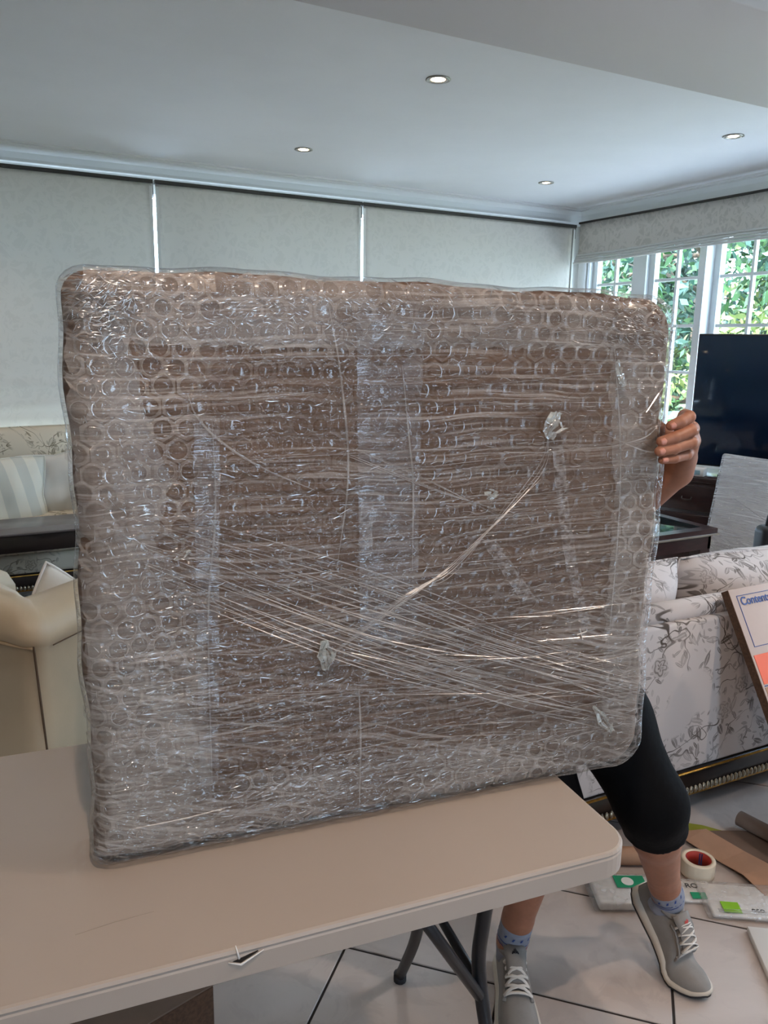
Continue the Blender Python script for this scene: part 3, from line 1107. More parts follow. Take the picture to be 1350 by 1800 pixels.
WHITE = (0.83, 0.76, 0.69, 1)
M['cardboard'] = cardboard()
M['web'] = haze_mat('bubble_wrap_web', 0.06, 0.22, WHITE, 12.0, 0.03, 0.2, 0.0, border=(0.35, 1.25))
M['rim'] = haze_mat('bubble_wrap_rim', 0.05, 0.32, WHITE, 11.0, 0.06, 0.12, 0.0, border=(0.4, 1.1))
M['dome'] = haze_mat('bubble_dome', 0.0, 0.05, WHITE, 60.0, 0.03, 0.08, 0.0)
M['overlap'] = haze_mat('bubble_wrap_overlap', 0.08, 0.26, WHITE, 14.0, 0.02, 0.3, 0.0)
M['tape'] = haze_mat('clear_tape_and_reflection', 0.0, 0.13, (0.72, 0.75, 0.82, 1), 9.0, 0.06, 0.15, 0.5, (0.6, 1, 14))  # bluish milkiness paints in a reflection; the real tape shares it
M['lacing'] = haze_mat('knitted_tape', 0.0, 0.30, (0.72, 0.70, 0.70, 1), 120.0, 0.02, 0.3, 0.0)
M['crease'] = haze_mat('film_crease_plastic', 0.06, 0.30, (0.86, 0.84, 0.82, 1), 20.0, 0.10, 0.15, 0.0)
M['tuft'] = haze_mat('crumpled_film', 0.10, 0.40, (0.82, 0.86, 0.80, 1), 60.0, 0.16, 0.08, 0.6)


def film_mat(name, hz_lo, hz_hi, gloss, freq=1.0, slant=0.3, tint=(0.80, 0.75, 0.70, 1)):
    """stretch film pulled tight: fine, nearly level creases and glints"""
    t = NT(name)
    x, y, z = t.sep(t.obj())
    w1 = t.noise(t.vec(x, z), 3.0, 2.0)
    zz = t.math('ADD', z, t.math('MULTIPLY', t.math('SUBTRACT', w1, 0.5), 0.06))
    # second family of creases running down to the right in the lower half
    lowm = t.ramp(t.math('ADD', z, t.math('MULTIPLY', t.math('SUBTRACT', t.noise(t.vec(x, z), 4.0, 1.0), 0.5), 0.35)), 0.46, 0.24)
    zs = t.math('ADD', zz, t.math('MULTIPLY', x, slant))
    a = t.noise(t.vec(t.math('MULTIPLY', x, 5.0), t.math('MULTIPLY', zz, 215.0 * freq), t.math('MULTIPLY', y, 5.0)), 1.0, 2.0, 0.62)
    b = t.noise(t.vec(t.math('MULTIPLY', x, 4.0), t.math('MULTIPLY', zs, 170.0 * freq), t.math('MULTIPLY', y, 5.0)), 1.0, 2.0, 0.6)
    st = t.math('MAXIMUM', t.ramp(a, 0.47, 0.70), t.math('MULTIPLY', t.ramp(b, 0.48, 0.68), lowm))
    patch = t.ramp(t.noise(t.vec(x, t.math('MULTIPLY', z, 3.0)), 4.0, 1.0), 0.3, 0.7)
    fac = t.math('ADD', hz_lo, t.math('MULTIPLY', t.math('MULTIPLY', st, t.math('ADD', 0.25, t.math('MULTIPLY', patch, 0.75))), hz_hi))
    fine = t.noise(t.vec(t.math('MULTIPLY', x, 28.0), t.math('MULTIPLY', zz, 210.0 * freq), t.math('MULTIPLY', y, 120.0)), 1.0, 2.0, 0.65)
    crink = t.noise(t.obj(), 70.0, 1.0, 0.6)
    h = t.math('ADD', fine, t.math('MULTIPLY', crink, 0.5))
    nm = t.bump(h, 1.0, 0.007)
    tr = t.n('ShaderNodeBsdfTransparent', ins={0: (0.97, 0.97, 0.97, 1)}).outputs[0]
    di = t.n('ShaderNodeBsdfDiffuse', ins={'Color': tint}).outputs[0]
    body = t.mixsh(fac, tr, di)
    gl = t.n('ShaderNodeBsdfGlossy', ins={'Roughness': 0.075, 'Normal': nm}).outputs[0]
    return t.done(t.mixsh(t.schlick(gloss), body, gl))


M['film'] = film_mat('stretch_film', 0.0, 0.33, 0.055)

# inner carton
def shell_mesh(name, grow, re, yf, yb, nth=160, rings=((0.0, 1.0),), hollow=0.0):
    """closed rounded slab following the parcel's outline"""
    def ray_out(th):
        dx, dz = cos(th), sin(th)
        lo, hi = 0.0, 0.8
        for _ in range(24):
            m_ = (lo + hi) / 2
            if inside(m_ * dx, PH / 2 + m_ * dz, grow) > 0:
                lo = m_
            else:
                hi = m_
        return lo * dx, lo * dz
    # corners sampled more densely
    th0 = atan2(PH / 2, PW / 2)
    ths = sorted(set([2 * pi * k / nth for k in range(nth)] + [c_ + q for c_ in (th0, pi - th0, pi + th0, 2 * pi - th0) for q in np.linspace(-0.14, 0.14, 17)]))
    op = [ray_out(t_) for t_ in ths]
    n = len(op)
    v, f = [], []
    for i in range(9):                        # rounded front edge, from the side inwards
        a = pi / 2 * i / 8
        k_in = re * (1 - cos(a))
        y = yf + re - re * sin(a)
        for x, z in op:
            l_ = math.hypot(x, z)
            v.append((x * (1 - k_in / l_), y, PH / 2 + z * (1 - k_in / l_)))
    for x, z in op:
        v.append((x * 0.5, yf + hollow, PH / 2 + z * 0.5))
    m = 10
    for i in range(m - 1):
        for k in range(n):
            f.append((i * n + k, i * n + (k + 1) % n, (i + 1) * n + (k + 1) % n, (i + 1) * n + k))
    v.append((0, yf + hollow, PH / 2))
    for k in range(n):
        f.append(((m - 1) * n + k, (m - 1) * n + (k + 1) % n, len(v) - 1))
    st = len(v)
    for x, z in op:
        v.append((x, yb - 0.01, PH / 2 + z))
    for x, z in op:
        v.append((x * 0.985, yb, PH / 2 + z * 0.985))
    for k in range(n):
        k2 = (k + 1) % n
        f.append((k2, k, st + k, st + k2))
        f.append((st + k2, st + k, st + n + k, st + n + k2))
    f.append(tuple(st + n + k for k in range(n)))
    me_ = mesh(name, v, f, True)
    bm = bmesh.new()
    bm.from_mesh(me_)
    bmesh.ops.recalc_face_normals(bm, faces=bm.faces)
    bm.to_mesh(me_)
    bm.free()
    return me_


link('cardboard_carton', shell_mesh('cardboard', -0.0045, 0.028, -PTK / 2 + 0.008, PTK / 2 - 0.008, hollow=0.004), M['cardboard'], parcel)

# bubble wrap: hexagonal cells, each a raised dome inside a web
PB, RB = 0.0312, 0.0122
web, rim, rest = MB(), MB(), MB()
SEG = 12


def dome_mesh(seed):
    rs = np.random.default_rng(seed)
    v, f = [], []
    ph = rs.uniform(0, 6.28)
    for k, (rr, h) in enumerate(((1.0, 0.0), (0.96, 0.55), (0.78, 0.88), (0.42, 1.0))):
        for s in range(SEG):
            a = 2 * pi * s / SEG
            wob = 1 + 0.05 * sin(2 * a + ph) + 0.04 * sin(3 * a + ph * 2)
            v.append((RB * rr * wob * cos(a), RB * rr * wob * sin(a), 0.0048 * h * (1 + 0.12 * sin(a + ph) * (k > 0))))
    v.append((0, 0, 0.0048 * (0.9 + 0.2 * rs.random())))
    for k in range(3):
        for s in range(SEG):
            s2 = (s + 1) % SEG
            f.append((k * SEG + s, k * SEG + s2, (k + 1) * SEG + s2, (k + 1) * SEG + s))
    for s in range(SEG):
        f.append((3 * SEG + s, 3 * SEG + (s + 1) % SEG, 4 * SEG))
    return v, f


dome_vf = [dome_mesh(k) for k in range(6)]
dome_me = []
for v, f in dome_vf:
    me = mesh('bubble', v, f, True)
    me.materials.append(M['dome'])
    dome_me.append(me)
cells = []
row = 0
z = 0.018
while z < PH:
    x = -PW / 2 + 0.014 + (PB / 2 if row % 2 else 0)
    while x < PW / 2:
        jx, jz = x + 0.0030 * sin(row * 1.7 + x * 30) + random.uniform(-0.0018, 0.0018), z + 0.0035 * sin(x * 9 + row * 0.7) + random.uniform(-0.0018, 0.0018)
        if inside(jx, jz) > 0.010:
            cells.append((jx, jz))
        x += PB
    z += PB * 0.866
    row += 1
order = sorted(range(len(cells)), key=lambda i: min(inside(*cells[i]), 0.5) + (0.0 if cells[i][0] < -0.30 else 0.03))
single = set(order[:300])
for i, (cx, cz) in enumerate(cells):
    nrm = fnormal(cx, cz)
    base = fpt(cx, cz, 0.0)
    zax = nrm
    xax = Vector((1, 0, 0))
    xax = (xax - zax * xax.dot(zax)).normalized()
    yax = zax.cross(xax)
    R = Matrix((xax, yax, zax)).transposed().to_4x4()
    sz_ = random.uniform(0.84, 1.04)
    mt = Matrix.Translation(base) @ R @ Matrix.Rotation(random.random() * 6.28, 4, 'Z') @ Matrix.Diagonal((sz_, sz_ * random.uniform(0.88, 1.0), random.uniform(0.5, 1.1), 1))
    k = random.randrange(6)
    if i in single:
        o = link('bubble', dome_me[k], None, parcel)
        o.matrix_local = mt
    else:
        v, f = dome_vf[k]
        rest.add([mt @ Vector(q) for q in v], f)
    # web from the dome's foot to the hexagon, with a raised welt round the foot
    inner, outer, hexa = [], [], []
    for s in range(SEG):
        a = 2 * pi * s / SEG
        sec = a % (pi / 3) - pi / 6
        rh = (PB / 2) / cos(sec)
        ah = a + pi / 6
        for lst, rr, off in ((inner, RB * sz_, 0.0008), (outer, RB * sz_ * 1.12, 0.0010), (hexa, rh * 1.0, 0.0)):
            aa = ah if lst is hexa else a
            lst.append(fpt(cx + rr * cos(ah), cz + rr * sin(ah), off))
    vv = inner + outer + hexa
    rim.add(inner + outer, [(s, (s + 1) % SEG, SEG + (s + 1) % SEG, SEG + s) for s in range(SEG)])
    web.add(outer + hexa, [(s, (s + 1) % SEG, SEG + (s + 1) % SEG, SEG + s) for s in range(SEG)])
stuff(rest.build('bubble_field', M['dome'], parcel, True))
web.build('bubble_wrap_web', M['web'], parcel, True)
stuff(rim.build('bubble_rims', M['rim'], parcel, True))


def patch(name, poly, mat, off, step=0.012, rough_edge=0.004, seed=0):
    """a sheet lying on the front of the parcel, bounded by a polygon (local x, z)"""
    rs = random.Random(seed)
    xs = [p[0] for p in poly]
    zs_ = [p[1] for p in poly]

    def inp(x, z):
        c = False
        j = len(poly) - 1
        for i in range(len(poly)):
            if (poly[i][1] > z) != (poly[j][1] > z) and x < (poly[j][0] - poly[i][0]) * (z - poly[i][1]) / (poly[j][1] - poly[i][1]) + poly[i][0]:
                c = not c
            j = i
        return c
    bm = bmesh.new()
    pts = []
    for i in range(len(poly)):
        a, b = poly[i], poly[(i + 1) % len(poly)]
        m_ = max(1, int(math.hypot(b[0] - a[0], b[1] - a[1]) / step))
        for k in range(m_):
            s = k / m_
            pts.append((a[0] + (b[0] - a[0]) * s + rs.uniform(-1, 1) * rough_edge, a[1] + (b[1] - a[1]) * s + rs.uniform(-1, 1) * rough_edge))
    vs = [bm.verts.new((p[0], 0, p[1])) for p in pts]
    bm.faces.new(vs)
    x0, x1, z0, z1 = min(xs), max(xs), min(zs_), max(zs_)
    for kk in range(1, int((x1 - x0) / (step * 2)) + 1):
        bmesh.ops.bisect_plane(bm, geom=bm.verts[:] + bm.edges[:] + bm.faces[:], plane_co=(x0 + kk * step * 2, 0, 0), plane_no=(1, 0, 0))
    for kk in range(1, int((z1 - z0) / (step * 2)) + 1):
        bmesh.ops.bisect_plane(bm, geom=bm.verts[:] + bm.edges[:] + bm.faces[:], plane_co=(0, 0, z0 + kk * step * 2), plane_no=(0, 0, 1))
    for q in bm.verts:
        x, z = q.co.x, q.co.z
        d = inside(x, z)
        q.co.y = front_y(x, z, off + 0.0006 * sin(x * 90 + z * 70))
    bmesh.ops.recalc_face_normals(bm, faces=bm.faces)
    me = bpy.data.meshes.new(name)
    bm.to_mesh(me)
    bm.free()
    return link(name, me, mat, parcel)


e = 0.004
patch('wrap_overlap', [(-0.474, 0.83), (-0.47, 0.02), (-0.304, 0.012), (-0.308, 0.115), (-0.31, 0.366), (-0.372, 0.488), (-0.35, 0.566), (-0.375, 0.651), (-0.392, 0.754), (-0.43, 0.83)], M['overlap'], -0.0015, seed=1)
patch('wrap_overlap', [(-0.45, 0.845), (-0.392, 0.754), (-0.20, 0.748), (0.345, 0.757), (0.43, 0.79), (0.40, 0.83), (0.1, 0.843), (-0.2, 0.848)], M['overlap'], -0.0020, seed=2)
patch('wrap_overlap', [(-0.305, 0.115), (-0.067, 0.095), (0.386, 0.108), (0.474, 0.09), (0.43, 0.008), (-0.304, 0.006)], M['overlap'], -0.0025, seed=3)
patch('wrap_overlap', [(0.345, 0.757), (0.381, 0.484), (0.379, 0.25), (0.386, 0.108), (0.47, 0.10), (0.474, 0.45), (0.475, 0.76), (0.44, 0.80)], M['overlap'], -0.0030, seed=4)
patch('wrap_overlap', [(-0.474, 0.36), (-0.476, 0.03), (-0.30, 0.006), (-0.305, 0.12), (-0.33, 0.20), (-0.40, 0.37)], M['overlap'], -0.0035, seed=5)
patch('tape_and_reflection', [(-0.088, 0.80), (0.016, 0.80), (0.018, 0.30), (-0.075, 0.30)], M['tape'], 0.0058, rough_edge=0.001, seed=6)  # bluish haze band painted for the reflection of the opening behind the camera
patch('tape_and_reflection', [(-0.318, 0.655), (-0.282, 0.655), (-0.298, 0.11), (-0.325, 0.11)], M['tape'], 0.0075, rough_edge=0.001, seed=7)
patch('knitted_strip', [(0.244, 0.60), (0.266, 0.60), (0.286, 0.49), (0.310, 0.39), (0.346, 0.28), (0.330, 0.272), (0.288, 0.39), (0.264, 0.49)], M['lacing'], 0.0078, rough_edge=0.001, seed=8)
patch('knitted_strip', [(0.125, 0.455), (0.150, 0.455), (0.23, 0.35), (0.205, 0.345)], M['lacing'], 0.0078, rough_edge=0.001, seed=9)
patch('knitted_strip', [(-0.078, 0.53), (-0.058, 0.53), (-0.060, 0.44), (-0.082, 0.44)], M['lacing'], 0.0078, rough_edge=0.001, seed=10)

# outer stretch film: closed shell around everything
link('stretch_film', shell_mesh('stretch_film', 0.001, 0.036, -PTK / 2 - 0.0095, PTK / 2 + 0.004, hollow=0.005), M['film'], parcel)

# single creases and folds of the film
OFF = 0.0115


def crease(pts, r, name='film_crease', mat='crease', n=6):
    P = spline([fpt(x, z, OFF) for x, z in pts], n)
    m_ = len(P)
    rad = [r * (0.25 + 0.75 * sin(pi * min(max(i / (m_ - 1), 0.04), 0.96))) for i in range(m_)]
    return MB().tube(P, rad, 4).build(name, M[mat], parcel)


rs = random.Random(5)
for k in range(95):                       # near-level creases
    z0 = rs.uniform(0.06, 0.79)
    x0 = rs.uniform(-0.46, 0.30)
    ln = rs.uniform(0.10, 0.42)
    x1 = min(x0 + ln, 0.465)
    sl = rs.uniform(-0.05, 0.09) if z0 > 0.4 else rs.uniform(-0.16, 0.06)
    crease([(x0, z0), ((x0 + x1) / 2, z0 + sl * ln / 2 + rs.uniform(-0.004, 0.004)), (x1, max(0.03, z0 + sl * ln))], rs.uniform(0.0003, 0.0007))
for k in range(40):                       # fan running from the left edge down to the lower right corner
    s = k / 39
    a = (-0.40 + 0.05 * rs.random(), 0.53 - 0.10 * s + rs.uniform(-0.01, 0.01))
    m1 = (-0.10 + 0.05 * rs.random(), 0.42 - 0.15 * s + rs.uniform(-0.012, 0.012))
    m2 = (0.18 + 0.04 * rs.random(), 0.29 - 0.13 * s + rs.uniform(-0.012, 0.012))
    b = (0.45 + 0.02 * rs.random(), 0.20 - 0.13 * s + rs.uniform(-0.01, 0.01))
    q = [a, m1, m2, b]
    c0 = rs.choice((0, 0, 1))
    c1 = rs.choice((3, 4, 4))
    crease(q[c0:c1] if c1 - c0 > 1 else q, rs.uniform(0.0004, 0.0011))
for k in range(8):                        # creases drawn up to the crumpled tufts
    j = rs.uniform(-0.014, 0.014)
    crease([(-0.13 + j, 0.29 + j * 0.5), (0.005 + j, 0.379), (0.081, 0.419 + j), (0.216 + j, 0.559 - j), (0.235, 0.62)][:rs.choice((3, 4, 5))], rs.uniform(0.0004, 0.0008))
for k in range(5):
    j = rs.uniform(-0.01, 0.01)
    crease([(-0.091 + j, 0.605 + j), (0.038, 0.549 + j), (0.148, 0.498 - j)], rs.uniform(0.0005, 0.0011))
for pts in ([(-0.13, 0.805), (-0.111, 0.711), (-0.099, 0.572), (-0.116, 0.426)], [(-0.018, 0.728), (-0.003, 0.611), (0.004, 0.55), (0.006, 0.416)],
            [(-0.293, 0.65), (-0.292, 0.523), (-0.306, 0.374), (-0.308, 0.115)], [(-0.08, 0.25), (-0.075, 0.15), (-0.078, 0.03)], [(-0.324, 0.688), (-0.313, 0.658), (-0.28, 0.622), (-0.225, 0.585), (-0.15, 0.55)],
            [(-0.392, 0.75), (-0.36, 0.735), (-0.20, 0.738), (0.10, 0.745)], [(0.345, 0.757), (0.372, 0.60), (0.381, 0.45), (0.379, 0.25)]):
    crease(pts, 0.0016, 'film_fold', n=10)
for pts in ([(0.415, 0.655), (0.44, 0.69), (0.455, 0.70)], [(0.36, 0.60), (0.42, 0.615), (0.47, 0.65)], [(0.34, 0.62), (0.42, 0.59), (0.47, 0.59)]):
    crease(pts, 0.0012, 'film_fold', n=6)


# glossy slivers added over the film to make glints from the lamps
M['glint'] = haze_mat('film_glint_plastic', 0.05, 0.12, (0.88, 0.86, 0.83, 1), 20.0, 0.42, 0.12, 0.0)
ck = MB()
rs = random.Random(21)


def glint(x, z, ln, ang, r):
    q = [(x - ln / 2 * cos(ang), z - ln / 2 * sin(ang)), (x + rs.uniform(-1, 1) * ln * 0.05, z + rs.uniform(-1, 1) * ln * 0.08), (x + ln / 2 * cos(ang), z + ln / 2 * sin(ang))]
    if min(inside(*p) for p in q) < 0.002:
        return
    P = [fpt(a, b, OFF + 0.0003) for a, b in q]
    ck.tube(P, [r * 0.5, r, r * 0.5], 6, False)


for k in range(380):
    glint(rs.uniform(-0.46, 0.46), rs.uniform(0.03, 0.82), rs.uniform(0.004, 0.020), rs.gauss(0.03, 0.16), rs.uniform(0.0005, 0.0010))
for k in range(260):                      # right of the middle
    glint(rs.gauss(0.22, 0.13), rs.uniform(0.08, 0.80), rs.uniform(0.005, 0.024), rs.gauss(0.04, 0.10), rs.uniform(0.0005, 0.0011))
for k in range(420):                      # along the rounded top edge
    glint(rs.uniform(-0.46, 0.45), rs.uniform(0.775, 0.85), rs.uniform(0.003, 0.012), rs.gauss(0.0, 0.5), rs.uniform(0.0005, 0.0011))
for k in range(260):                      # added glints on the upper corners and the left edge
    glint(rs.gauss(-0.425, 0.03), rs.gauss(0.80, 0.03), rs.uniform(0.004, 0.014), rs.gauss(0.2, 0.5), rs.uniform(0.0006, 0.0012))
for k in range(150):
    glint(rs.gauss(0.40, 0.04), rs.gauss(0.79, 0.025), rs.uniform(0.004, 0.014), rs.gauss(-0.3, 0.4), rs.uniform(0.0006, 0.0012))
for k in range(160):
    glint(rs.uniform(-0.47, -0.38), rs.uniform(0.05, 0.8), rs.uniform(0.003, 0.010), rs.gauss(1.4, 0.5), rs.uniform(0.0005, 0.0010))
for k in range(160):
    glint(rs.uniform(-0.30, 0.44), rs.uniform(0.02, 0.12), rs.uniform(0.004, 0.016), rs.gauss(0.12, 0.2), rs.uniform(0.0005, 0.0011))
stuff(ck.build('film_glints', M['glint'], parcel, True))


def tuft(x, z, w, h, rot, seed, n=7):
    """small crumpled knot of loose film"""
    rs = random.Random(seed)
    mb = MB()
    c = fpt(x, z, OFF)
    for k in range(n):
        a0 = rs.uniform(-0.5, 0.5)
        P = []
        for s in range(5):
            q = s / 4 - 0.5
            px = w * (a0 * (1 - abs(q) * 1.6) + 0.12 * rs.uniform(-1, 1))
            pz = h * q
            X = px * cos(rot) - pz * sin(rot)
            Z = px * sin(rot) + pz * cos(rot)
            P.append(c + Vector((X, -0.003 - 0.007 * rs.random() * (1 - abs(q)), Z)))
        for s in range(4):
            d = Vector((rs.uniform(0.4, 1) * w * 0.28, -0.004 * rs.random(), rs.uniform(-1, 1) * h * 0.06))
            nn = len(mb.v)
            mb.add([P[s], P[s + 1], P[s + 1] + d, P[s] + d * rs.uniform(0.3, 1)], [(0, 1, 2, 3)])
    o = mb.build('film_tuft', M['tuft'], parcel)
    o.modifiers.new('thick', 'SOLIDIFY').thickness = 0.0004
    return o


tuft(0.357, 0.717, 0.020, 0.044, 0.35, 1, 6)
tuft(0.236, 0.636, 0.034, 0.042, -0.2, 2, 6)
tuft(-0.138, 0.297, 0.026, 0.046, 0.1, 3, 8)
tuft(-0.34, 0.469, 0.010, 0.024, -1.0, 4, 4)
tuft(0.374, 0.112, 0.020, 0.07, 0.65, 5, 6)
tuft(0.13, 0.53, 0.03, 0.016, 0.5, 6, 4)
for dx, dz in (((-0.008, 0.002), (0.010, 0.006)), ((-0.003, 0.012), (0.004, -0.008))):
    MB().tube([fpt(0.322 + dx[0], 0.274 + dx[1], OFF + 0.001), fpt(0.322 + dz[0], 0.274 + dz[1], OFF + 0.001)], 0.0011, 5).build('film_thread', M['lace'], parcel)


# ------------------------------------------------------------------ floral sofa on the right, seen from behind
def sofa_cushion(name, w, h, t, loc, rot, parent, seed, mat):
    o = link(name, pillow(w, h, t, 18, 0.03, seed, 4.0, 0.004), mat, parent, loc, rot)
    rim_pts = pillow_rim(w, h, 0.03)
    MB().tube(rim_pts + rim_pts[:1], 0.004, 6, False).build('piping', mat, o, True)
    return o


def beads(parent, x0, x1, y, z, r, mat, step):
    mb = MB()
    bv, bf = lathe([(0.001, -r), (r * 0.75, -r * 0.6), (r, 0), (r * 0.75, r * 0.6), (0.001, r)], 8, False)
    x = x0
    while x < x1:
        mb.add([(p[0] * 0.8 + x, p[1] * 0.6 + y, p[2] * 1.25 + z) for p in bv], bf)
        x += step
    return stuff(mb.build('bead_row', mat, parent, True))


def carved_sofa(label, loc, rz, L, D, mat, back_h, leg_h):
    """local: x along the length, back at y=0 (outside), seat towards +y"""
    t = thing('floral_sofa', label, 'sofa', loc, rz, 'matching floral sofas')
    z0 = leg_h
    # wooden base with gilt trims all round
    link('base_rail', rbox('base_rail', L, D, 0.075, 0.006, 2, False), M['black_wood'], t, loc=(0, D / 2, z0 + 0.012))
    for yy, s in ((-0.004, 1), (D + 0.004, -1)):
        MB().tube([(-L / 2, yy, z0 + 0.084), (L / 2, yy, z0 + 0.084)], 0.0038, 8).build('gilt_moulding', M['gold'], t, True)
        beads(t, -L / 2 + 0.01, L / 2, yy, z0 + 0.018, 0.011, M['old_silver'], 0.0185)
        MB().box(-L / 2, L / 2, min(yy, yy + s * 0.008), max(yy, yy + s * 0.008), z0, z0 + 0.008).build('gilt_moulding', M['gold'], t)
    for sx in (-1, 1):
        for yy in (0.06, D - 0.06):
            lv, lf = lathe([(0.020, 0), (0.026, 0.02), (0.018, 0.04), (0.034, leg_h - 0.03), (0.036, leg_h + 0.014)], 14)
            link('leg', mesh('leg', lv, lf, True), M['black_wood'], t, loc=(sx * (L / 2 - 0.07), yy, 0))
    zb = z0 + 0.088
    # upholstered back: flat outside panel and a rolled top
    link('back', rbox('back', L - 0.01, 0.13, back_h - zb - 0.05, 0.012, 3, False), mat, t, loc=(0, 0.07, zb))
    MB().tube([(-L / 2 + 0.012, 0.062, back_h - 0.035), (-L / 4, 0.062, back_h - 0.034), (L / 4, 0.062, back_h - 0.034), (L / 2 - 0.012, 0.062, back_h - 0.035)], 0.036, 16).build('top_roll', mat, t, True)
    for sx in (-1, 1):
        link('arm', rbox('arm', 0.16, D - 0.08, 0.60 - zb, 0.03, 4, False), mat, t, loc=(sx * (L / 2 - 0.085), D / 2 + 0.04, zb))
        MB().tube([(sx * (L / 2 - 0.085), 0.14, 0.60), (sx * (L / 2 - 0.085), D - 0.01, 0.60)], 0.075, 16).build('arm_roll', mat, t, True)
    link('seat_platform', rbox('seat_platform', L - 0.34, D - 0.16, 0.10, 0.02, 3, False), mat, t, loc=(0, D / 2 + 0.075, zb))
    for sx in (-1, 1):
        o = link('seat_cushion', rbox('seat_cushion', (L - 0.36) / 2, D - 0.18, 0.15, 0.04, 4, False), mat, t, loc=(sx * (L - 0.355) / 4, D / 2 + 0.085, zb + 0.10))
    return t


sofa = carved_sofa('floral sofa seen from behind, beside the man in black shorts', (2.50, 1.575, 0), radians(-1.6), 1.98, 0.92, M['toile'], 0.735, 0.088)
sofa_cushion('back_cushion', 0.50, 0.44, 0.20, (-0.715, 0.225, 0.608), (radians(10), 0, radians(2)), sofa, 3, M['toile'])
sofa_cushion('back_cushion', 0.94, 0.44, 0.22, (0.015, 0.22, 0.608), (radians(12), 0, radians(-2)), sofa, 4, M['toile'])
sofa_cushion('back_cushion', 0.48, 0.44, 0.20, (0.73, 0.22, 0.608), (radians(12), 0, 0), sofa, 5, M['toile'])

# small black bag lying on the sofa's far cushions
bag = thing('shoulder_bag', 'small black bag with a looped strap on the floral sofa', 'bag', (2.97, 2.02, 0.44), radians(-20))
link('body', rbox('bag_body', 0.30, 0.10, 0.36, 0.03, 4, False), M['black_leather'], bag)
MB().tube(spline([(-0.12, 0, 0.34), (-0.10, 0.0, 0.42), (-0.02, 0, 0.46), (0.08, 0, 0.43), (0.12, 0, 0.34)], 6), 0.009, 8, True).build('strap', M['black_leather'], bag, True)

# ------------------------------------------------------------------ floral sofa under the blinds (left, far)
sofa2 = carved_sofa('floral sofa with striped cushions against the long wall, behind the coffee table', (-0.35, 5.30, 0), pi, 2.3, 0.92, M['toile_back'], 0.90, 0.20)
sofa_cushion('back_cushion', 0.98, 0.56, 0.2, (-0.50, 0.235, 0.71), (radians(10), 0, 0), sofa2, 6, M['toile_back'])
sofa_cushion('back_cushion', 0.98, 0.56, 0.2, (0.50, 0.235, 0.71), (radians(10), 0, 0), sofa2, 7, M['toile_back'])


def scatter_cushion(label, w, h, t, loc, rot, mat, seed, piping=None, group='scatter cushions'):
    c = thing('scatter_cushion', label, 'cushion', loc, 0, group)
    c.rotation_euler = rot
    link('cover', pillow(w, h, t, 22, 0.10, seed, 2.4, 0.006), mat, c)
    r = pillow_rim(w, h, 0.10)
    MB().tube(r + r[:1], 0.005, 6, False).build('piping', piping or mat, c, True)
    return c


scatter_cushion('white satin cushion with broad pale stripes leaning on the far floral sofa', 0.50, 0.42, 0.17, (0.14, 4.72, 0.66), (radians(-16), radians(4), radians(8)), M['stripe'], 1)
scatter_cushion('pleated white cushion tucked behind the striped cushion on the far sofa', 0.40, 0.40, 0.15, (0.46, 4.84, 0.66), (radians(-14), radians(-6), radians(-10)), M['white_cloth'], 2)

# coffee table in front of it
ct = thing('coffee_table', 'long dark coffee table with grey glossy top before the far sofa', 'table', (-0.15, 4.17, 0), radians(0.6))
link('table_top', rbox('ct_top', 1.75, 0.36, 0.012, 0.004, 2, False), pmat('grey_polished_top', lin(92, 84, 82), 0.25), ct, loc=(0, 0, 0.585))
link('apron', rbox('ct_apron', 1.72, 0.33, 0.085, 0.006, 2, False), M['black_wood'], ct, loc=(0, 0, 0.50))
for sx in (-1, 1):
    for sy in (-1, 1):
        lv, lf = lathe([(0.018, 0), (0.024, 0.03), (0.016, 0.06), (0.026, 0.3), (0.020, 0.34), (0.032, 0.42), (0.034, 0.505)], 14)
        link('leg', mesh('leg', lv, lf, True), M['black_wood'], ct, loc=(sx * 0.82, sy * 0.13, 0))
structure(link('floor_rug', rbox('rug', 2.6, 1.5, 0.012, 0.004, 1, False), M['rug'], loc=(0.35, 3.45, 0.0)))

# ------------------------------------------------------------------ cream armchair, its rear corner towards the camera
ac = thing('armchair', 'cream leather tub armchair with piped seams behind the folding table', 'armchair', (0.105, 1.945, 0), radians(48))
# local: x runs along the side (to the right and away), y runs along the back (to the left and away)


def slab_wall(path, h0, h1, th, inner=None):
    """thick upholstered wall following a plan path (outer line), with a rounded padded top"""
    v, f = [], []
    P = [Vector((p[0], p[1], 0)) for p in path]
    n = len(P)
    cross = []
    for i, p in enumerate(P):
        d = (P[min(i + 1, n - 1)] - P[max(i - 1, 0)]).normalized()
        nrm = Vector((-d.y, d.x, 0))
        hh = h1[i] if hasattr(h1, '__len__') else h1
        bul = 0.030
        prof_ = [(0.02, h0), (0.0, h0 + 0.05), (-0.012, (h0 + hh) * 0.55), (0.0, hh - 0.085), (-0.010, hh - 0.075), (-0.014, hh - 0.05), (-0.004, hh - 0.015), (0.03, hh + 0.004), (th * 0.5, hh + 0.012), (th - 0.03, hh), (th, hh - 0.04), (th, hh - 0.2), (th, h0)]
        for a, z in prof_:
            q_ = (Vector((*inner[i], 0)) - p) / th if inner is not None and inner[i] is not None else nrm
            v.append(p + q_ * a + Vector((0, 0, z)))
        m_ = len(prof_)
    for i in range(n - 1):
        for k in range(m_):
            k2 = (k + 1) % m_
            f.append((i * m_ + k, i * m_ + k2, (i + 1) * m_ + k2, (i + 1) * m_ + k))
    f.append(tuple(range(m_)))
    f.append(tuple((n - 1) * m_ + k for k in range(m_))[::-1])
    me_ = mesh('wall', v, f, True)
    bm = bmesh.new()
    bm.from_mesh(me_)
    bmesh.ops.recalc_face_normals(bm, faces=bm.faces)
    bm.to_mesh(me_)
    bm.free()
    return me_


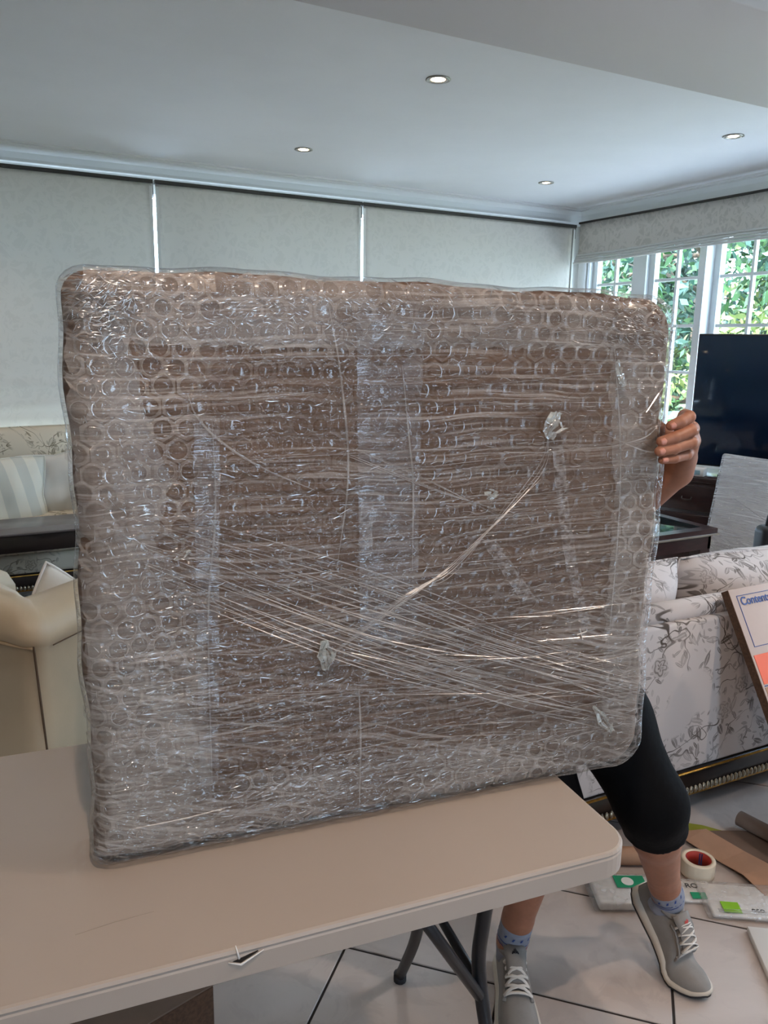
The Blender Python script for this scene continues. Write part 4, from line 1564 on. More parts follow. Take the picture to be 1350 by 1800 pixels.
cr_ = 0.05
arc = [(cr_ - cr_ * cos(a), cr_ - cr_ * sin(a)) for a in np.linspace(0, pi / 2, 6)]      # from (0,cr) to (cr,0)
# arm runs along +x from the corner, back along +y
path = [(0.0, 0.78), (0.0, 0.6), (0.0, 0.4), (0.0, 0.2)] + arc + [(0.2, 0.0), (0.4, 0.0), (0.6, 0.0), (0.74, 0.0)]
hts = [0.93, 0.93, 0.915, 0.89] + [0.868, 0.864, 0.86, 0.857, 0.853, 0.85] + [0.845, 0.835, 0.80, 0.74]
link('tub_shell', slab_wall(path, 0.10, hts, 0.16, [None] * 4 + [(0.16, 0.16)] * 6 + [None] * 4), M['leather'], ac)
path = [(0.74, 0.80), (0.5, 0.80), (0.2, 0.80), (0.0, 0.80)]
link('far_arm', slab_wall(path, 0.10, [0.70, 0.75, 0.80, 0.84], 0.15), M['leather'], ac)
link('seat_cushion', rbox('seat', 0.58, 0.46, 0.16, 0.05, 5, False), M['leather'], ac, loc=(0.46, 0.40, 0.24))
link('seat_base', rbox('seatb', 0.62, 0.62, 0.20, 0.02, 3, False), M['leather'], ac, loc=(0.42, 0.40, 0.10))
seam = [(0.0045 - 0.012 * 0, 0.0, 0)]
sv = []
for z_, o_ in ((0.790, -0.006), (0.74, -0.007), (0.62, -0.012), (0.45, -0.015), (0.30, -0.010), (0.16, -0.004)):
    k_ = 0.0147 - 0.707 * -o_ * 0
    sv.append((0.0147 + o_ * 0.5 - 0.001 + (0.79 - z_) * 0.03, 0.0147 + o_ * 0.5 - 0.003 - (0.79 - z_) * 0.03, z_))
MB().tube(spline(sv, 5), 0.0028, 6).build('corner_seam', M['seam'], ac, True)
pp = [(-0.006, 0.78, 0.845), (-0.006, 0.5, 0.838), (-0.006, 0.25, 0.812), (-0.005, 0.08, 0.787), (0.010, 0.010, 0.775)]
MB().tube(spline(pp, 6), 0.005, 8).build('piping', M['piping'], ac, True)
MB().tube(spline([(0.06, -0.0085, 0.768), (0.3, -0.0085, 0.757), (0.5, -0.0085, 0.738), (0.72, -0.0085, 0.66)], 6), 0.0016, 6).build('seam', M['seam'], ac, True)
for x_, y_ in ((0.08, 0.10), (0.08, 0.72), (0.66, 0.10), (0.66, 0.72)):
    lv, lf = lathe([(0.014, 0), (0.024, 0.10)], 10)
    link('leg', mesh('leg', lv, lf), M['black_wood'], ac, loc=(x_, y_, 0))
scatter_cushion('plain white cushion with corded edge propped in the cream armchair', 0.36, 0.36, 0.13, (0.235, 2.47, 0.592), (radians(-14), radians(38), radians(20)), M['white_cloth'], 5, M['white_card'])

# ------------------------------------------------------------------ television on a mahogany sideboard
tvd = Vector((0.45, -0.893, 0)).normalized()           # along the screen, to the right
tvn = Vector((-0.893, -0.45, 0)).normalized()          # out of the screen
tvl = Vector((3.95, 3.443, 0))
rz_tv = atan2(tvd.y, tvd.x)
tvw, tvh, tvz = 1.36, 0.785, 0.80
tc_ = tvl + tvd * (tvw / 2)
tv = thing('television', 'large black flat-screen television in front of the garden window', 'television', (tc_.x, tc_.y, 0.757), rz_tv)
link('case', rbox('case', tvw, 0.045, tvh, 0.006, 2), M['tv_body'], tv, loc=(0, 0.012, tvz + tvh / 2 - 0.757))
link('screen', rbox('scr', tvw - 0.016, 0.004, tvh - 0.02, 0.001, 1), M['screen'], tv, loc=(0, -0.0125, tvz + tvh / 2 - 0.757))
for sx in (-1, 1):
    MB().box(sx * 0.45 - 0.02, sx * 0.45 + 0.02, -0.12, 0.12, 0.0, 0.012).box(sx * 0.45 - 0.015, sx * 0.45 + 0.015, -0.01, 0.02, 0.012, 0.06).build('foot', M['tv_body'], tv)
sb = thing('sideboard', 'dark mahogany sideboard with drawers beneath the television', 'sideboard', (tc_.x - tvd.x * 0.12, tc_.y - tvd.y * 0.12, 0), rz_tv)
SBW = 1.34
link('carcass', rbox('carc', SBW, 0.40, 0.66, 0.004, 1, False), M['dark_wood'], sb, loc=(0, 0.0, 0.06))
link('worktop', rbox('wt', SBW + 0.04, 0.44, 0.035, 0.008, 2, False), M['dark_wood'], sb, loc=(0, 0, 0.72))
MB().box(-SBW / 2 + 0.02, SBW / 2 - 0.02, -0.18, 0.18, 0, 0.06).build('plinth', M['black_wood'], sb)
for k in range(4):
    for j, (z0_, z1_) in enumerate(((0.55, 0.70), (0.08, 0.53))):
        xa = -SBW / 2 + 0.02 + k * (SBW - 0.04) / 4
        dr = link('drawer' if j == 0 else 'door', rbox('drawer', (SBW - 0.04) / 4 - 0.012, 0.018, z1_ - z0_, 0.005, 2), M['dark_wood'], sb, loc=(xa + (SBW - 0.04) / 8, -0.206, (z0_ + z1_) / 2))
        MB().tube(spline([(-0.028, -0.010, 0.008), (-0.022, -0.024, -0.006), (0.022, -0.024, -0.006), (0.028, -0.010, 0.008)], 4), 0.004, 8).build('handle', M['black_wood'], dr, True)
# small white box left on the sideboard's edge
wp = tc_ - tvd * 0.60 + tvn * 0.16
bx = tag(link('white_box', rbox('white_box', 0.14, 0.08, 0.05, 0.004, 1, False), M['white_card'], loc=(wp.x, wp.y, 0.7555), rot=(0, 0, rz_tv)), 'small white box on the end of the sideboard next to the television', 'box')
MB().box(-0.05, 0.05, -0.042, -0.0405, 0.012, 0.038).build('label', pmat('pale_blue_print', lin(150, 180, 190), 0.5), bx)

# ------------------------------------------------------------------ wrapped picture leaning on the sideboard
M['film_white'] = film_mat('white_stretch_film', 0.28, 0.40, 0.08, 0.6, 0.5, (0.82, 0.83, 0.86, 1))
M['film_board'] = pmat('wrapped_white_board', lin(206, 207, 210), 0.7, var=0.08, vscale=5)


def wrapped_board(label, base, rz, w, h, th, lean, roll, seed):
    t = thing('wrapped_picture', label, 'parcel', base, 0)
    t.rotation_euler = (lean, roll, rz)
    link('board', rbox('board', w - 0.02, th - 0.016, h - 0.02, 0.012, 3, False), M['film_board'], t, loc=(0, 0, 0.01))
    link('stretch_film', rbox('film', w, th, h, 0.016, 4, False), M['film_white'], t)
    rs = random.Random(seed)
    for k in range(26):
        x0, z0_ = rs.uniform(-w / 2 + 0.02, w / 2 - 0.1), rs.uniform(0.03, h - 0.04)
        L_ = rs.uniform(0.08, 0.3)
        sl = rs.choice((0.05, -0.1, 0.6, -0.5))
        pts = []
        for s in range(4):
            x_ = min(x0 + L_ * s / 3, w / 2 - 0.01)
            z_ = min(max(z0_ + sl * (x_ - x0), 0.02), h - 0.02)
            pts.append((x_, -th / 2 - 0.0006, z_))
        MB().tube(pts, 0.0009, 4).build('film_crease', M['crease'], t)
    return t


wc = Vector((3.60, 3.0, 0)) + tvd * 0.36
wrapped_board('white film-wrapped flat panel leaning in front of the television', (wc.x - 0.06, wc.y - 0.03, 0.035), rz_tv, 0.72, 0.90, 0.07, radians(-14), radians(3), 2)
wrapped_board('low film-wrapped white panel on the floor behind the glass-topped table', (3.03, 3.42, 0.004), radians(-8), 0.62, 0.34, 0.06, radians(-6), 0, 5)

# ------------------------------------------------------------------ side table with a glass top and gilt feet
gt = thing('side_table', 'dark wood side table with glass top and gilded feet', 'table', (3.07, 2.96, 0))
GW, GD, GZ = 0.62, 0.50, 0.60
mb = MB()
for a in ((-GW / 2, GW / 2, -GD / 2, -GD / 2 + 0.055), (-GW / 2, GW / 2, GD / 2 - 0.055, GD / 2), (-GW / 2, -GW / 2 + 0.055, -GD / 2 + 0.055, GD / 2 - 0.055), (GW / 2 - 0.055, GW / 2, -GD / 2 + 0.055, GD / 2 - 0.055)):
    mb.box(a[0], a[1], a[2], a[3], GZ - 0.026, GZ)
mb.build('top_frame', M['dark_wood'], gt)
MB().box(-GW / 2 + 0.055, GW / 2 - 0.055, -GD / 2 + 0.055, GD / 2 - 0.055, GZ - 0.014, GZ - 0.002).build('glass_top', M['table_glass'], gt)
MB().box(-GW / 2 - 0.008, GW / 2 + 0.008, -GD / 2 - 0.008, GD / 2 + 0.008, GZ - 0.034, GZ - 0.026).build('edge_moulding', pmat('worn_pale_edge', lin(128, 116, 100), 0.35), gt)
MB().box(-GW / 2 + 0.02, GW / 2 - 0.02, -GD / 2 + 0.02, -GD / 2 + 0.04, GZ - 0.11, GZ - 0.034).box(-GW / 2 + 0.02, GW / 2 - 0.02, GD / 2 - 0.04, GD / 2 - 0.02, GZ - 0.11, GZ - 0.034) \
    .box(-GW / 2 + 0.02, -GW / 2 + 0.04, -GD / 2 + 0.02, GD / 2 - 0.02, GZ - 0.11, GZ - 0.034).box(GW / 2 - 0.04, GW / 2 - 0.02, -GD / 2 + 0.02, GD / 2 - 0.02, GZ - 0.11, GZ - 0.034).build('apron', M['dark_wood'], gt)
for sx in (-1, 1):
    for sy in (-1, 1):
        px_, py_ = sx * (GW / 2 - 0.055), sy * (GD / 2 - 0.055)
        lg = MB().box(px_ - 0.034, px_ + 0.034, py_ - 0.034, py_ + 0.034, GZ - 0.155, GZ - 0.034).build('leg', M['dark_wood'], gt)
        lv, lf = lathe([(0.010, 0), (0.020, 0.03), (0.014, 0.08), (0.018, 0.26), (0.030, 0.36), (0.020, 0.385), (0.028, 0.405), (0.020, 0.425), (0.026, GZ - 0.155)], 16)
        link('gilded_turning', mesh('turn', [(p[0] + px_, p[1] + py_, p[2]) for p in lv], lf, True), M['gold'], lg)

# ------------------------------------------------------------------ printed flat carton leaning on the sofa back
cdir = Vector((0, -0.51882, -0.85488))
cn = Vector((0, 0.85488, -0.51882))
cart = thing('printed_carton', 'flat white carton printed Contents leaning against the floral sofa', 'carton', (2.03, 1.567 + cdir.y * 0.905, 0.778 + cdir.z * 0.905))
Rm = Matrix((Vector((1, 0, 0)), cn, -cdir)).transposed().to_4x4()
cart.matrix_world = Matrix.Translation((2.03, 1.567 + cdir.y * 0.905, 0.778 + cdir.z * 0.905)) @ Rm
CH = 0.905         # local: x right, y into the board, z up the board
link('board', rbox('carton', 0.56, 0.028, CH, 0.002, 1, False), M['carton'], cart, loc=(0.28, 0.0145, 0))
MB().box(-0.0025, 0.0, 0.001, 0.0275, 0.001, CH - 0.001).build('corrugated_edge', M['corrugated'], cart)


def printed(name, x0, x1, s0, s1, mat, par, y=-0.0012):
    return MB().box(x0, x1, y, 0.0006, CH - s1, CH - s0).build(name, mat, par)


for a in ((0.024, 0.44, 0.022, 0.0238), (0.024, 0.44, 0.1802, 0.182), (0.024, 0.0258, 0.0238, 0.1802), (0.4382, 0.44, 0.0238, 0.1802)):
    printed('printed_frame', *a, M['ink_navy'], cart)
printed('orange_band', 0.008, 0.54, 0.205, 0.292, M['ink_orange'], cart)
printed('printed_line', 0.008, 0.54, 0.296, 0.2985, M['ink_navy'], cart)
printed('tan_band', 0.008, 0.54, 0.302, 0.36, M['kraft'], cart)


def text_mesh(body, size, mat, parent, mtx, name, bold=0.0):
    cu = bpy.data.curves.new(name, 'FONT')
    cu.body = body
    cu.size = size
    cu.offset = bold
    cu.extrude = 0.0004
    tmp = bpy.data.objects.new(name, cu)
    col.objects.link(tmp)
    bpy.context.view_layer.update()
    me_ = bpy.data.meshes.new_from_object(tmp.evaluated_get(bpy.context.evaluated_depsgraph_get()))
    bpy.data.objects.remove(tmp)
    bpy.data.curves.remove(cu)
    me_.transform(mtx)
    me_.materials.clear()
    return link(name, me_, mat, parent)


up_m = Matrix.Rotation(radians(90), 4, 'X')
text_mesh('Contents', 0.036, M['ink_navy'], cart, Matrix.Translation((0.034, -0.0012, CH - 0.053)) @ up_m, 'lettering', 0.0006)

# ------------------------------------------------------------------ packing litter on the floor
def sheet(name, pts, z, mat, label, cat, thick=0.004, wav=0.004, group=None):
    c = Vector((sum(p[0] for p in pts) / len(pts), sum(p[1] for p in pts) / len(pts), 0))
    n = len(pts)
    v = [(p[0] - c.x, p[1] - c.y, z + wav * (1 + sin(i * 2.1))) for i, p in enumerate(pts)]
    v += [(p[0], p[1], p[2] + thick) for p in v]
    f = [tuple(range(n))[::-1], tuple(range(n, 2 * n))] + [(i, (i + 1) % n, n + (i + 1) % n, n + i) for i in range(n)]
    me_ = mesh(name, v, f)
    bm = bmesh.new()
    bm.from_mesh(me_)
    bmesh.ops.triangulate(bm, faces=bm.faces)
    bmesh.ops.recalc_face_normals(bm, faces=bm.faces)
    bm.to_mesh(me_)
    bm.free()
    o_ = link(name, me_, mat, loc=(c.x, c.y, 0))
    return tag(o_, label, cat, group)


sheet('paper_sheet', [(1.964, 1.567), (1.994, 1.538), (2.03, 1.49), (2.02, 1.47), (1.923, 1.531), (1.915, 1.55)], 0.001, M['olive'], 'olive green plastic sheet corner by the sofa rail', 'sheet', 0.001, 0.001)
sheet('paper_sheet', [(1.972, 1.512), (2.07, 1.464), (2.18, 1.40), (2.20, 1.22), (2.05, 1.21), (2.02, 1.30), (1.995, 1.37)], 0.001, M['kraft_dark'], 'dark brown cardboard sheet under the cardboard tube', 'cardboard', 0.004, 0.001)
sheet('paper_sheet', [(1.905, 1.528), (1.968, 1.503), (1.989, 1.377), (2.00, 1.285), (2.06, 1.10), (1.97, 1.02), (1.862, 1.201), (1.883, 1.301), (1.880, 1.377), (1.868, 1.494)], 0.010, M['kraft'], 'long brown kraft paper strip lying across the floor', 'paper', 0.002, 0.004)

tube_ = thing('cardboard_tube', 'thick grey-brown cardboard tube lying on the cardboard sheet', 'tube', (2.095, 1.483, 0.008))
dv = Vector((-0.049, -0.141, 0)).normalized() * 0.34
dv = Vector((0.035, -0.27, 0))
tv_, tf_ = tube([(0, 0, 0.024), (dv.x, dv.y, 0.024)], 0.024, 20, False)
ti_, tg_ = tube([(0, 0, 0.024), (dv.x, dv.y, 0.024)], 0.019, 20, False)
mb = MB().add(tv_, tf_).add(ti_, [q[::-1] for q in tg_])
for e_ in (0, 1):
    for k in range(20):
        k2 = (k + 1) % 20
        mb.f.append((e_ * 20 + k, e_ * 20 + k2, 40 + e_ * 20 + k2, 40 + e_ * 20 + k))
mb.build('tube_wall', M['kraft_dark'], tube_, True)

tr_ = thing('tape_roll', 'cream parcel tape roll with red printed core on the floor', 'tape roll', (1.785, 1.377, 0.006), radians(20))
tv_, tf_ = lathe([(0.036, 0.0), (0.047, 0.001), (0.0475, 0.004), (0.0475, 0.044), (0.047, 0.047), (0.036, 0.048), (0.036, 0.0)], 36, False)
link('tape', mesh('tape', tv_, tf_, True), M['tape_side'], tr_)
tv_, tf_ = lathe([(0.0355, 0.002), (0.0355, 0.0465), (0.034, 0.0465), (0.034, 0.002), (0.0355, 0.002)], 36, False)
link('core', mesh('core', tv_, tf_, True), M['ink_red'], tr_)
mb = MB()
for k in range(36):
    if k % 9 in (0, 1):
        a0, a1 = 2 * pi * k / 36, 2 * pi * (k + 0.6) / 36
        mb.add([(0.0336 * cos(a0), 0.0336 * sin(a0), 0.006), (0.0336 * cos(a1), 0.0336 * sin(a1), 0.006), (0.0336 * cos(a1), 0.0336 * sin(a1), 0.043), (0.0336 * cos(a0), 0.0336 * sin(a0), 0.043)], [(0, 1, 2, 3)])
mb.build('core_stripes', M['ink_navy'], tr_)

kr = thing('paper_roll', 'brown wrapping paper roll on the floor behind the bare leg', 'paper roll', (1.65, 1.50, 0.0), radians(-28))
tv_, tf_ = tube([(-0.14, 0, 0.026), (0.10, 0, 0.026)], 0.026, 20, True)
link('rolled_paper', mesh('rolled', tv_, tf_, True), M['kraft'], kr)
MB().tube([(-0.1402, 0, 0.026), (-0.1398, 0, 0.026)], 0.012, 14).build('core_end', M['kraft_dark'], kr)

M['clear_pack'] = haze_mat('clear_pouch', 0.10, 0.35, (0.8, 0.8, 0.8, 1), 30.0, 0.08, 0.1, 0.8)


def flat_pack(label, loc, rz, w, d, h, marks, mat='white_card'):
    p = thing('flat_pack', label, 'package', loc, rz, 'flat plastic packs on the floor')
    link('contents', rbox('pack', w, d, h, min(h * 0.45, 0.008), 3, False), M[mat], p)
    link('clear_sleeve', rbox('sleeve', w + 0.03, d + 0.012, h + 0.004, min(h * 0.45, 0.008), 3, False), M['clear_pack'], p, loc=(0, 0, 0.0))
    for nm, x0, x1, y0, y1, mt_ in marks:
        if nm == 'logo_disc':
            lv, lf = lathe([(x1, 0), (x1, 0.0007)], 24)
            link(nm, mesh(nm, lv, lf), M[mt_], p, loc=(x0, y0, h + 0.0052))
        else:
            MB().box(x0, x1, y0, y1, h + 0.0042, h + 0.0052).build(nm, M[mt_], p)
    return p


flat_pack('white plastic pack with green logo label next to the table corner', (1.535, 1.392, 0.001), radians(-27), 0.20, 0.115, 0.026,
          [('green_label', -0.035, 0.05, 0.0, 0.05, 'ink_green'), ('logo_disc', 0.0, 0.017, 0.025, 0, 'white_card')])
p2 = flat_pack('small white pack with green square beside the bare ankle', (1.705, 1.325, 0.001), radians(-30), 0.11, 0.085, 0.008,
               [('green_label', -0.01, 0.045, -0.038, -0.012, 'ink_green')])
text_mesh('RO', 0.026, M['ink_black'], p2, Matrix.Translation((-0.015, 0.008, 0.0124)), 'lettering', 0.0)
p3 = flat_pack('clear plastic pack with lime green sticker nearest the right edge', (1.80, 1.225, 0.001), radians(-33), 0.21, 0.13, 0.014,
               [('lime_label', -0.075, -0.028, -0.060, -0.018, 'ink_lime')])
text_mesh('eco', 0.024, M['ink_black'], p3, Matrix.Translation((0.0, -0.05, 0.0184)), 'lettering', 0.0)
for k, dy in enumerate((-0.052, -0.06)):
    MB().tube([(-0.09, dy, 0.020), (0.0, dy + 0.002, 0.021), (0.10, dy, 0.020)], 0.0016, 6).build('sleeve_fold', M['crease'], p3, True)
tag(link('white_board', rbox('white_board', 0.40, 0.30, 0.018, 0.002, 1, False), M['white_card'], loc=(1.722, 0.904, 0.0), rot=(0, 0, radians(54.6))), 'flat white board on the floor at the right edge', 'board')
MB().box(-0.19, 0.19, -0.1502, -0.1500, 0.002, 0.016).build('edge_band', M['carton'], bpy.data.objects['white_board'])

# boxes under the table
ub = thing('cardboard_box', 'brown cardboard box on the floor under the folding table', 'box', (0.20, 1.50, 0), radians(15))
link('body', rbox('ubox', 0.30, 0.22, 0.16, 0.003, 1, False), M['corrugated'], ub)
for sy in (-1, 1):
    MB().box(-0.15, 0.15, min(sy * 0.003, sy * 0.108), max(sy * 0.003, sy * 0.108), 0.1605, 0.1645).build('flap', M['kraft_dark'], ub)


# ------------------------------------------------------------------ the man behind the parcel
def sdf_mesh(prims, h, cuts=(), pad=0.03):
    """one continuous skin around smoothly blended limbs (surface nets on a distance field)"""
    lo, hi = np.full(3, 1e9), np.full(3, -1e9)
    for p in prims:
        if p[0] == 'cap':
            r = max(p[3], p[4])
            for q in (p[1], p[2]):
                lo, hi = np.minimum(lo, np.array(q) - r), np.maximum(hi, np.array(q) + r)
        else:
            r = max(p[2])
            lo, hi = np.minimum(lo, np.array(p[1]) - r), np.maximum(hi, np.array(p[1]) + r)
    lo -= pad
    hi += pad
    n = np.ceil((hi - lo) / h).astype(int) + 1
    F = np.full(n, 0.08, np.float32)
    for p in prims:
        k = p[-1]
        if p[0] == 'cap':
            a, b, ra, rb = np.array(p[1], float), np.array(p[2], float), p[3], p[4]
            m = max(ra, rb) + k + 2 * h + 0.012
            l, u = np.minimum(a, b) - m, np.maximum(a, b) + m
        else:
            c, rad = np.array(p[1], float), np.array(p[2], float)
            m = k + 2 * h + 0.012
            l, u = c - rad - m, c + rad + m
        i0 = np.maximum(((l - lo) / h).astype(int), 0)
        i1 = np.minimum(((u - lo) / h).astype(int) + 2, n)
        gx, gy, gz = [lo[d] + h * np.arange(i0[d], i1[d]) for d in range(3)]
        X, Y, Z = np.meshgrid(gx, gy, gz, indexing='ij')
        if p[0] == 'cap':
            ba = b - a
            t_ = ((X - a[0]) * ba[0] + (Y - a[1]) * ba[1] + (Z - a[2]) * ba[2]) / max(ba @ ba, 1e-12)
            t_ = np.clip(t_, 0, 1)
            d = np.sqrt((X - a[0] - ba[0] * t_) ** 2 + (Y - a[1] - ba[1] * t_) ** 2 + (Z - a[2] - ba[2] * t_) ** 2) - (ra + (rb - ra) * t_)
        else:
            q = np.sqrt(((X - c[0]) / rad[0]) ** 2 + ((Y - c[1]) / rad[1]) ** 2 + ((Z - c[2]) / rad[2]) ** 2)
            q2 = np.sqrt(((X - c[0]) / rad[0] ** 2) ** 2 + ((Y - c[1]) / rad[1] ** 2) ** 2 + ((Z - c[2]) / rad[2] ** 2) ** 2)
            d = q * (q - 1) / np.maximum(q2, 1e-6)
        S = F[i0[0]:i1[0], i0[1]:i1[1], i0[2]:i1[2]]
        if k > 0:
            hh = np.maximum(k - np.abs(S - d), 0) / k
            S[...] = np.minimum(S, d) - hh * hh * k * 0.25
        else:
            S[...] = np.minimum(S, d)
    if cuts:
        X, Y, Z = np.meshgrid(*[lo[d] + h * np.arange(n[d]) for d in range(3)], indexing='ij')
        for pt, nr in cuts:        # keep the side the normal points away from
            nr = np.array(nr, float) / np.linalg.norm(nr)
            F = np.maximum(F, ((X - pt[0]) * nr[0] + (Y - pt[1]) * nr[1] + (Z - pt[2]) * nr[2]).astype(np.float32))
    neg = F < 0
    c = np.zeros(n - 1, np.uint8)
    for dx in (0, 1):
        for dy in (0, 1):
            for dz in (0, 1):
                c += neg[dx:n[0] - 1 + dx, dy:n[1] - 1 + dy, dz:n[2] - 1 + dz]
    act = (c > 0) & (c < 8)
    ids = np.full(n - 1, -1, np.int64)
    idx = np.argwhere(act)
    ids[act] = np.arange(len(idx))
    acc = np.zeros((len(idx), 3))
    cnt = np.zeros(len(idx))
    corners = [(i, j, k) for i in (0, 1) for j in (0, 1) for k in (0, 1)]
    for a in corners:
        for d in range(3):
            if a[d]:
                continue
            b = list(a)
            b[d] = 1
            fa = F[idx[:, 0] + a[0], idx[:, 1] + a[1], idx[:, 2] + a[2]]
            fb = F[idx[:, 0] + b[0], idx[:, 1] + b[1], idx[:, 2] + b[2]]
            x = (fa < 0) != (fb < 0)
            t_ = np.where(x, fa / np.where(fa == fb, 1, fa - fb), 0)
            p = np.array(a)[None, :] + t_[:, None] * (np.array(b) - np.array(a))[None, :]
            acc += np.where(x[:, None], p, 0)
            cnt += x
    V = lo + h * (idx + acc / np.maximum(cnt, 1)[:, None])
    faces = []
    for d in range(3):
        o1, o2 = [(1, 2), (2, 0), (0, 1)][d]
        sl0 = [slice(1, n[q] - 1) for q in range(3)]
        sl0[d] = slice(0, n[d] - 1)
        sl1 = list(sl0)
        sl1[d] = slice(1, n[d])
        A, B = neg[tuple(sl0)], neg[tuple(sl1)]
        e = np.argwhere(A != B)
        base = e.copy()
        for q in range(3):
            if q != d:
                base[:, q] += 1
        flip = A[A != B]
        q00 = base.copy()
        q10 = base.copy()
        q10[:, o1] -= 1
        q01 = base.copy()
        q01[:, o2] -= 1
        q11 = base.copy()
        q11[:, o1] -= 1
        q11[:, o2] -= 1
        quad = np.stack([ids[tuple(q.T)] for q in (q00, q10, q11, q01)], 1)
        quad[~flip] = quad[~flip][:, ::-1]
        faces.append(quad)
    return V, np.concatenate(faces)


def np_mesh(name, parts, origin):
    V, Fc, o_ = [], [], 0
    for v_, f_ in parts:
        V.append(v_ - np.array(origin))
        Fc.append(f_ + o_)
        o_ += len(v_)
    V, Fc = np.concatenate(V), np.concatenate(Fc)
    me_ = bpy.data.meshes.new(name)
    me_.vertices.add(len(V))
    me_.vertices.foreach_set('co', V.astype(np.float32).ravel())
    me_.loops.add(4 * len(Fc))
    me_.loops.foreach_set('vertex_index', Fc.astype(np.int32).ravel())
    me_.polygons.add(len(Fc))
    me_.polygons.foreach_set('loop_start', np.arange(0, 4 * len(Fc), 4, dtype=np.int32))
    me_.update(calc_edges=True)
    me_.validate()
    me_.polygons.foreach_set('use_smooth', [True] * len(me_.polygons))
    return me_


PO = (1.12, 1.33, 0.0)
man = thing('person', 'man in black shorts and grey trainers standing behind the wrapped parcel, gripping its edge', 'person', PO)
hipL, knL, anL = (1.17, 1.35, 0.88), (1.258, 1.105, 0.53), (1.440, 1.188, 0.170)
hipR, knR, anR = (1.035, 1.37, 0.88), (1.078, 1.23, 0.50), (1.066, 1.312, 0.10)
shL, elL, wrL = (1.20, 1.385, 1.275), (1.125, 1.215, 1.105), (1.168, 1.040, 1.275)
shR, elR, wrR = (0.895, 1.375, 1.275), (0.835, 1.365, 1.005), (0.800, 1.165, 1.090)
HC = np.array((1.0, 1.30, 1.452))


def lerp(a, b, t_):
    return tuple(np.array(a) * (1 - t_) + np.array(b) * t_)


body = [('ell', (1.11, 1.375, 0.90), (0.150, 0.105, 0.11), 0.03), ('ell', (1.10, 1.39, 1.04), (0.130, 0.092, 0.13), 0.05), ('ell', (1.075, 1.395, 1.20), (0.155, 0.108, 0.15), 0.05),
        ('cap', shL, shR, 0.055, 0.055, 0.05), ('cap', (1.065, 1.385, 1.29), (1.03, 1.345, 1.385), 0.062, 0.054, 0.03), ('cap', (1.03, 1.345, 1.385), tuple(HC), 0.052, 0.06, 0.02),
        ('ell', tuple(HC + (0, 0.012, 0.018)), (0.076, 0.092, 0.098), 0.02), ('ell', tuple(HC + (0, -0.022, -0.048)), (0.060, 0.066, 0.068), 0.03),
        ('cap', tuple(HC + (0, -0.085, 0.012)), tuple(HC + (0, -0.106, -0.026)), 0.009, 0.014, 0.012), ('cap', tuple(HC + (-0.022, -0.078, -0.060)), tuple(HC + (0.022, -0.078, -0.060)), 0.010, 0.010, 0.008),
        ('ell', tuple(HC + (0.078, 0.010, -0.008)), (0.010, 0.020, 0.032), 0.006), ('ell', tuple(HC + (-0.078, 0.010, -0.008)), (0.010, 0.020, 0.032), 0.006),
        ('cap', tuple(HC + (-0.045, -0.074, 0.026)), tuple(HC + (0.045, -0.074, 0.026)), 0.011, 0.011, 0.012)]
for hip, kn, an in ((hipL, knL, anL), (hipR, knR, anR)):
    body += [('cap', hip, kn, 0.078, 0.054, 0.03), ('cap', kn, lerp(kn, an, 0.30), 0.052, 0.053, 0.02), ('cap', lerp(kn, an, 0.30), lerp(kn, an, 0.82), 0.053, 0.036, 0.02),
             ('cap', lerp(kn, an, 0.82), an, 0.036, 0.035, 0.012), ('cap', an, tuple(np.array(an) + (0, 0, -0.03)), 0.036, 0.034, 0.01)]
for sh, el, wr in ((shL, elL, wrL), (shR, elR, wrR)):
    body += [('cap', sh, el, 0.052, 0.041, 0.03), ('cap', el, lerp(el, wr, 0.3), 0.041, 0.040, 0.02), ('cap', lerp(el, wr, 0.3), wr, 0.040, 0.028, 0.02)]

fingersL = {'index': [(1.106, 0.978, 1.384), (1.079, 0.946, 1.387), (1.056, 0.942, 1.380), (1.040, 0.947, 1.3735)],
            'middle': [(1.128, 0.980, 1.362), (1.080, 0.940, 1.365), (1.042, 0.939, 1.3545), (1.020, 0.946, 1.348)],
            'ring': [(1.138, 0.984, 1.339), (1.086, 0.942, 1.344), (1.046, 0.940, 1.3365), (1.018, 0.946, 1.3315)],
            'little': [(1.135, 0.990, 1.317), (1.088, 0.951, 1.322), (1.052, 0.944, 1.3185), (1.028, 0.948, 1.3165)]}
handL = [('cap', wrL, lerp(wrL, (1.150, 1.005, 1.335), 0.5), 0.028, 0.026, 0.01)]
for nm, q in fingersL.items():
    r0 = 0.0103 if nm != 'little' else 0.0088
    cb = lerp(wrL, q[0], 0.28)
    handL += [('cap', cb, q[0], 0.019, 0.0125, 0.012), ('cap', q[0], q[1], r0 + 0.0016, r0, 0.0035), ('cap', q[1], q[2], r0, r0 - 0.0006, 0.0025), ('cap', q[2], q[3], r0 - 0.0006, r0 - 0.0018, 0.002),
              ('ell', q[1], (r0 * 1.06,) * 3, 0.002)]
handL += [('cap', lerp(wrL, (1.15, 1.04, 1.33), 0.4), (1.140, 1.050, 1.345), 0.018, 0.015, 0.010), ('cap', (1.140, 1.050, 1.345), (1.128, 1.088, 1.372), 0.014, 0.0115, 0.006), ('cap', (1.128, 1.088, 1.372), (1.098, 1.094, 1.392), 0.011, 0.009, 0.004)]
fingersR = {}
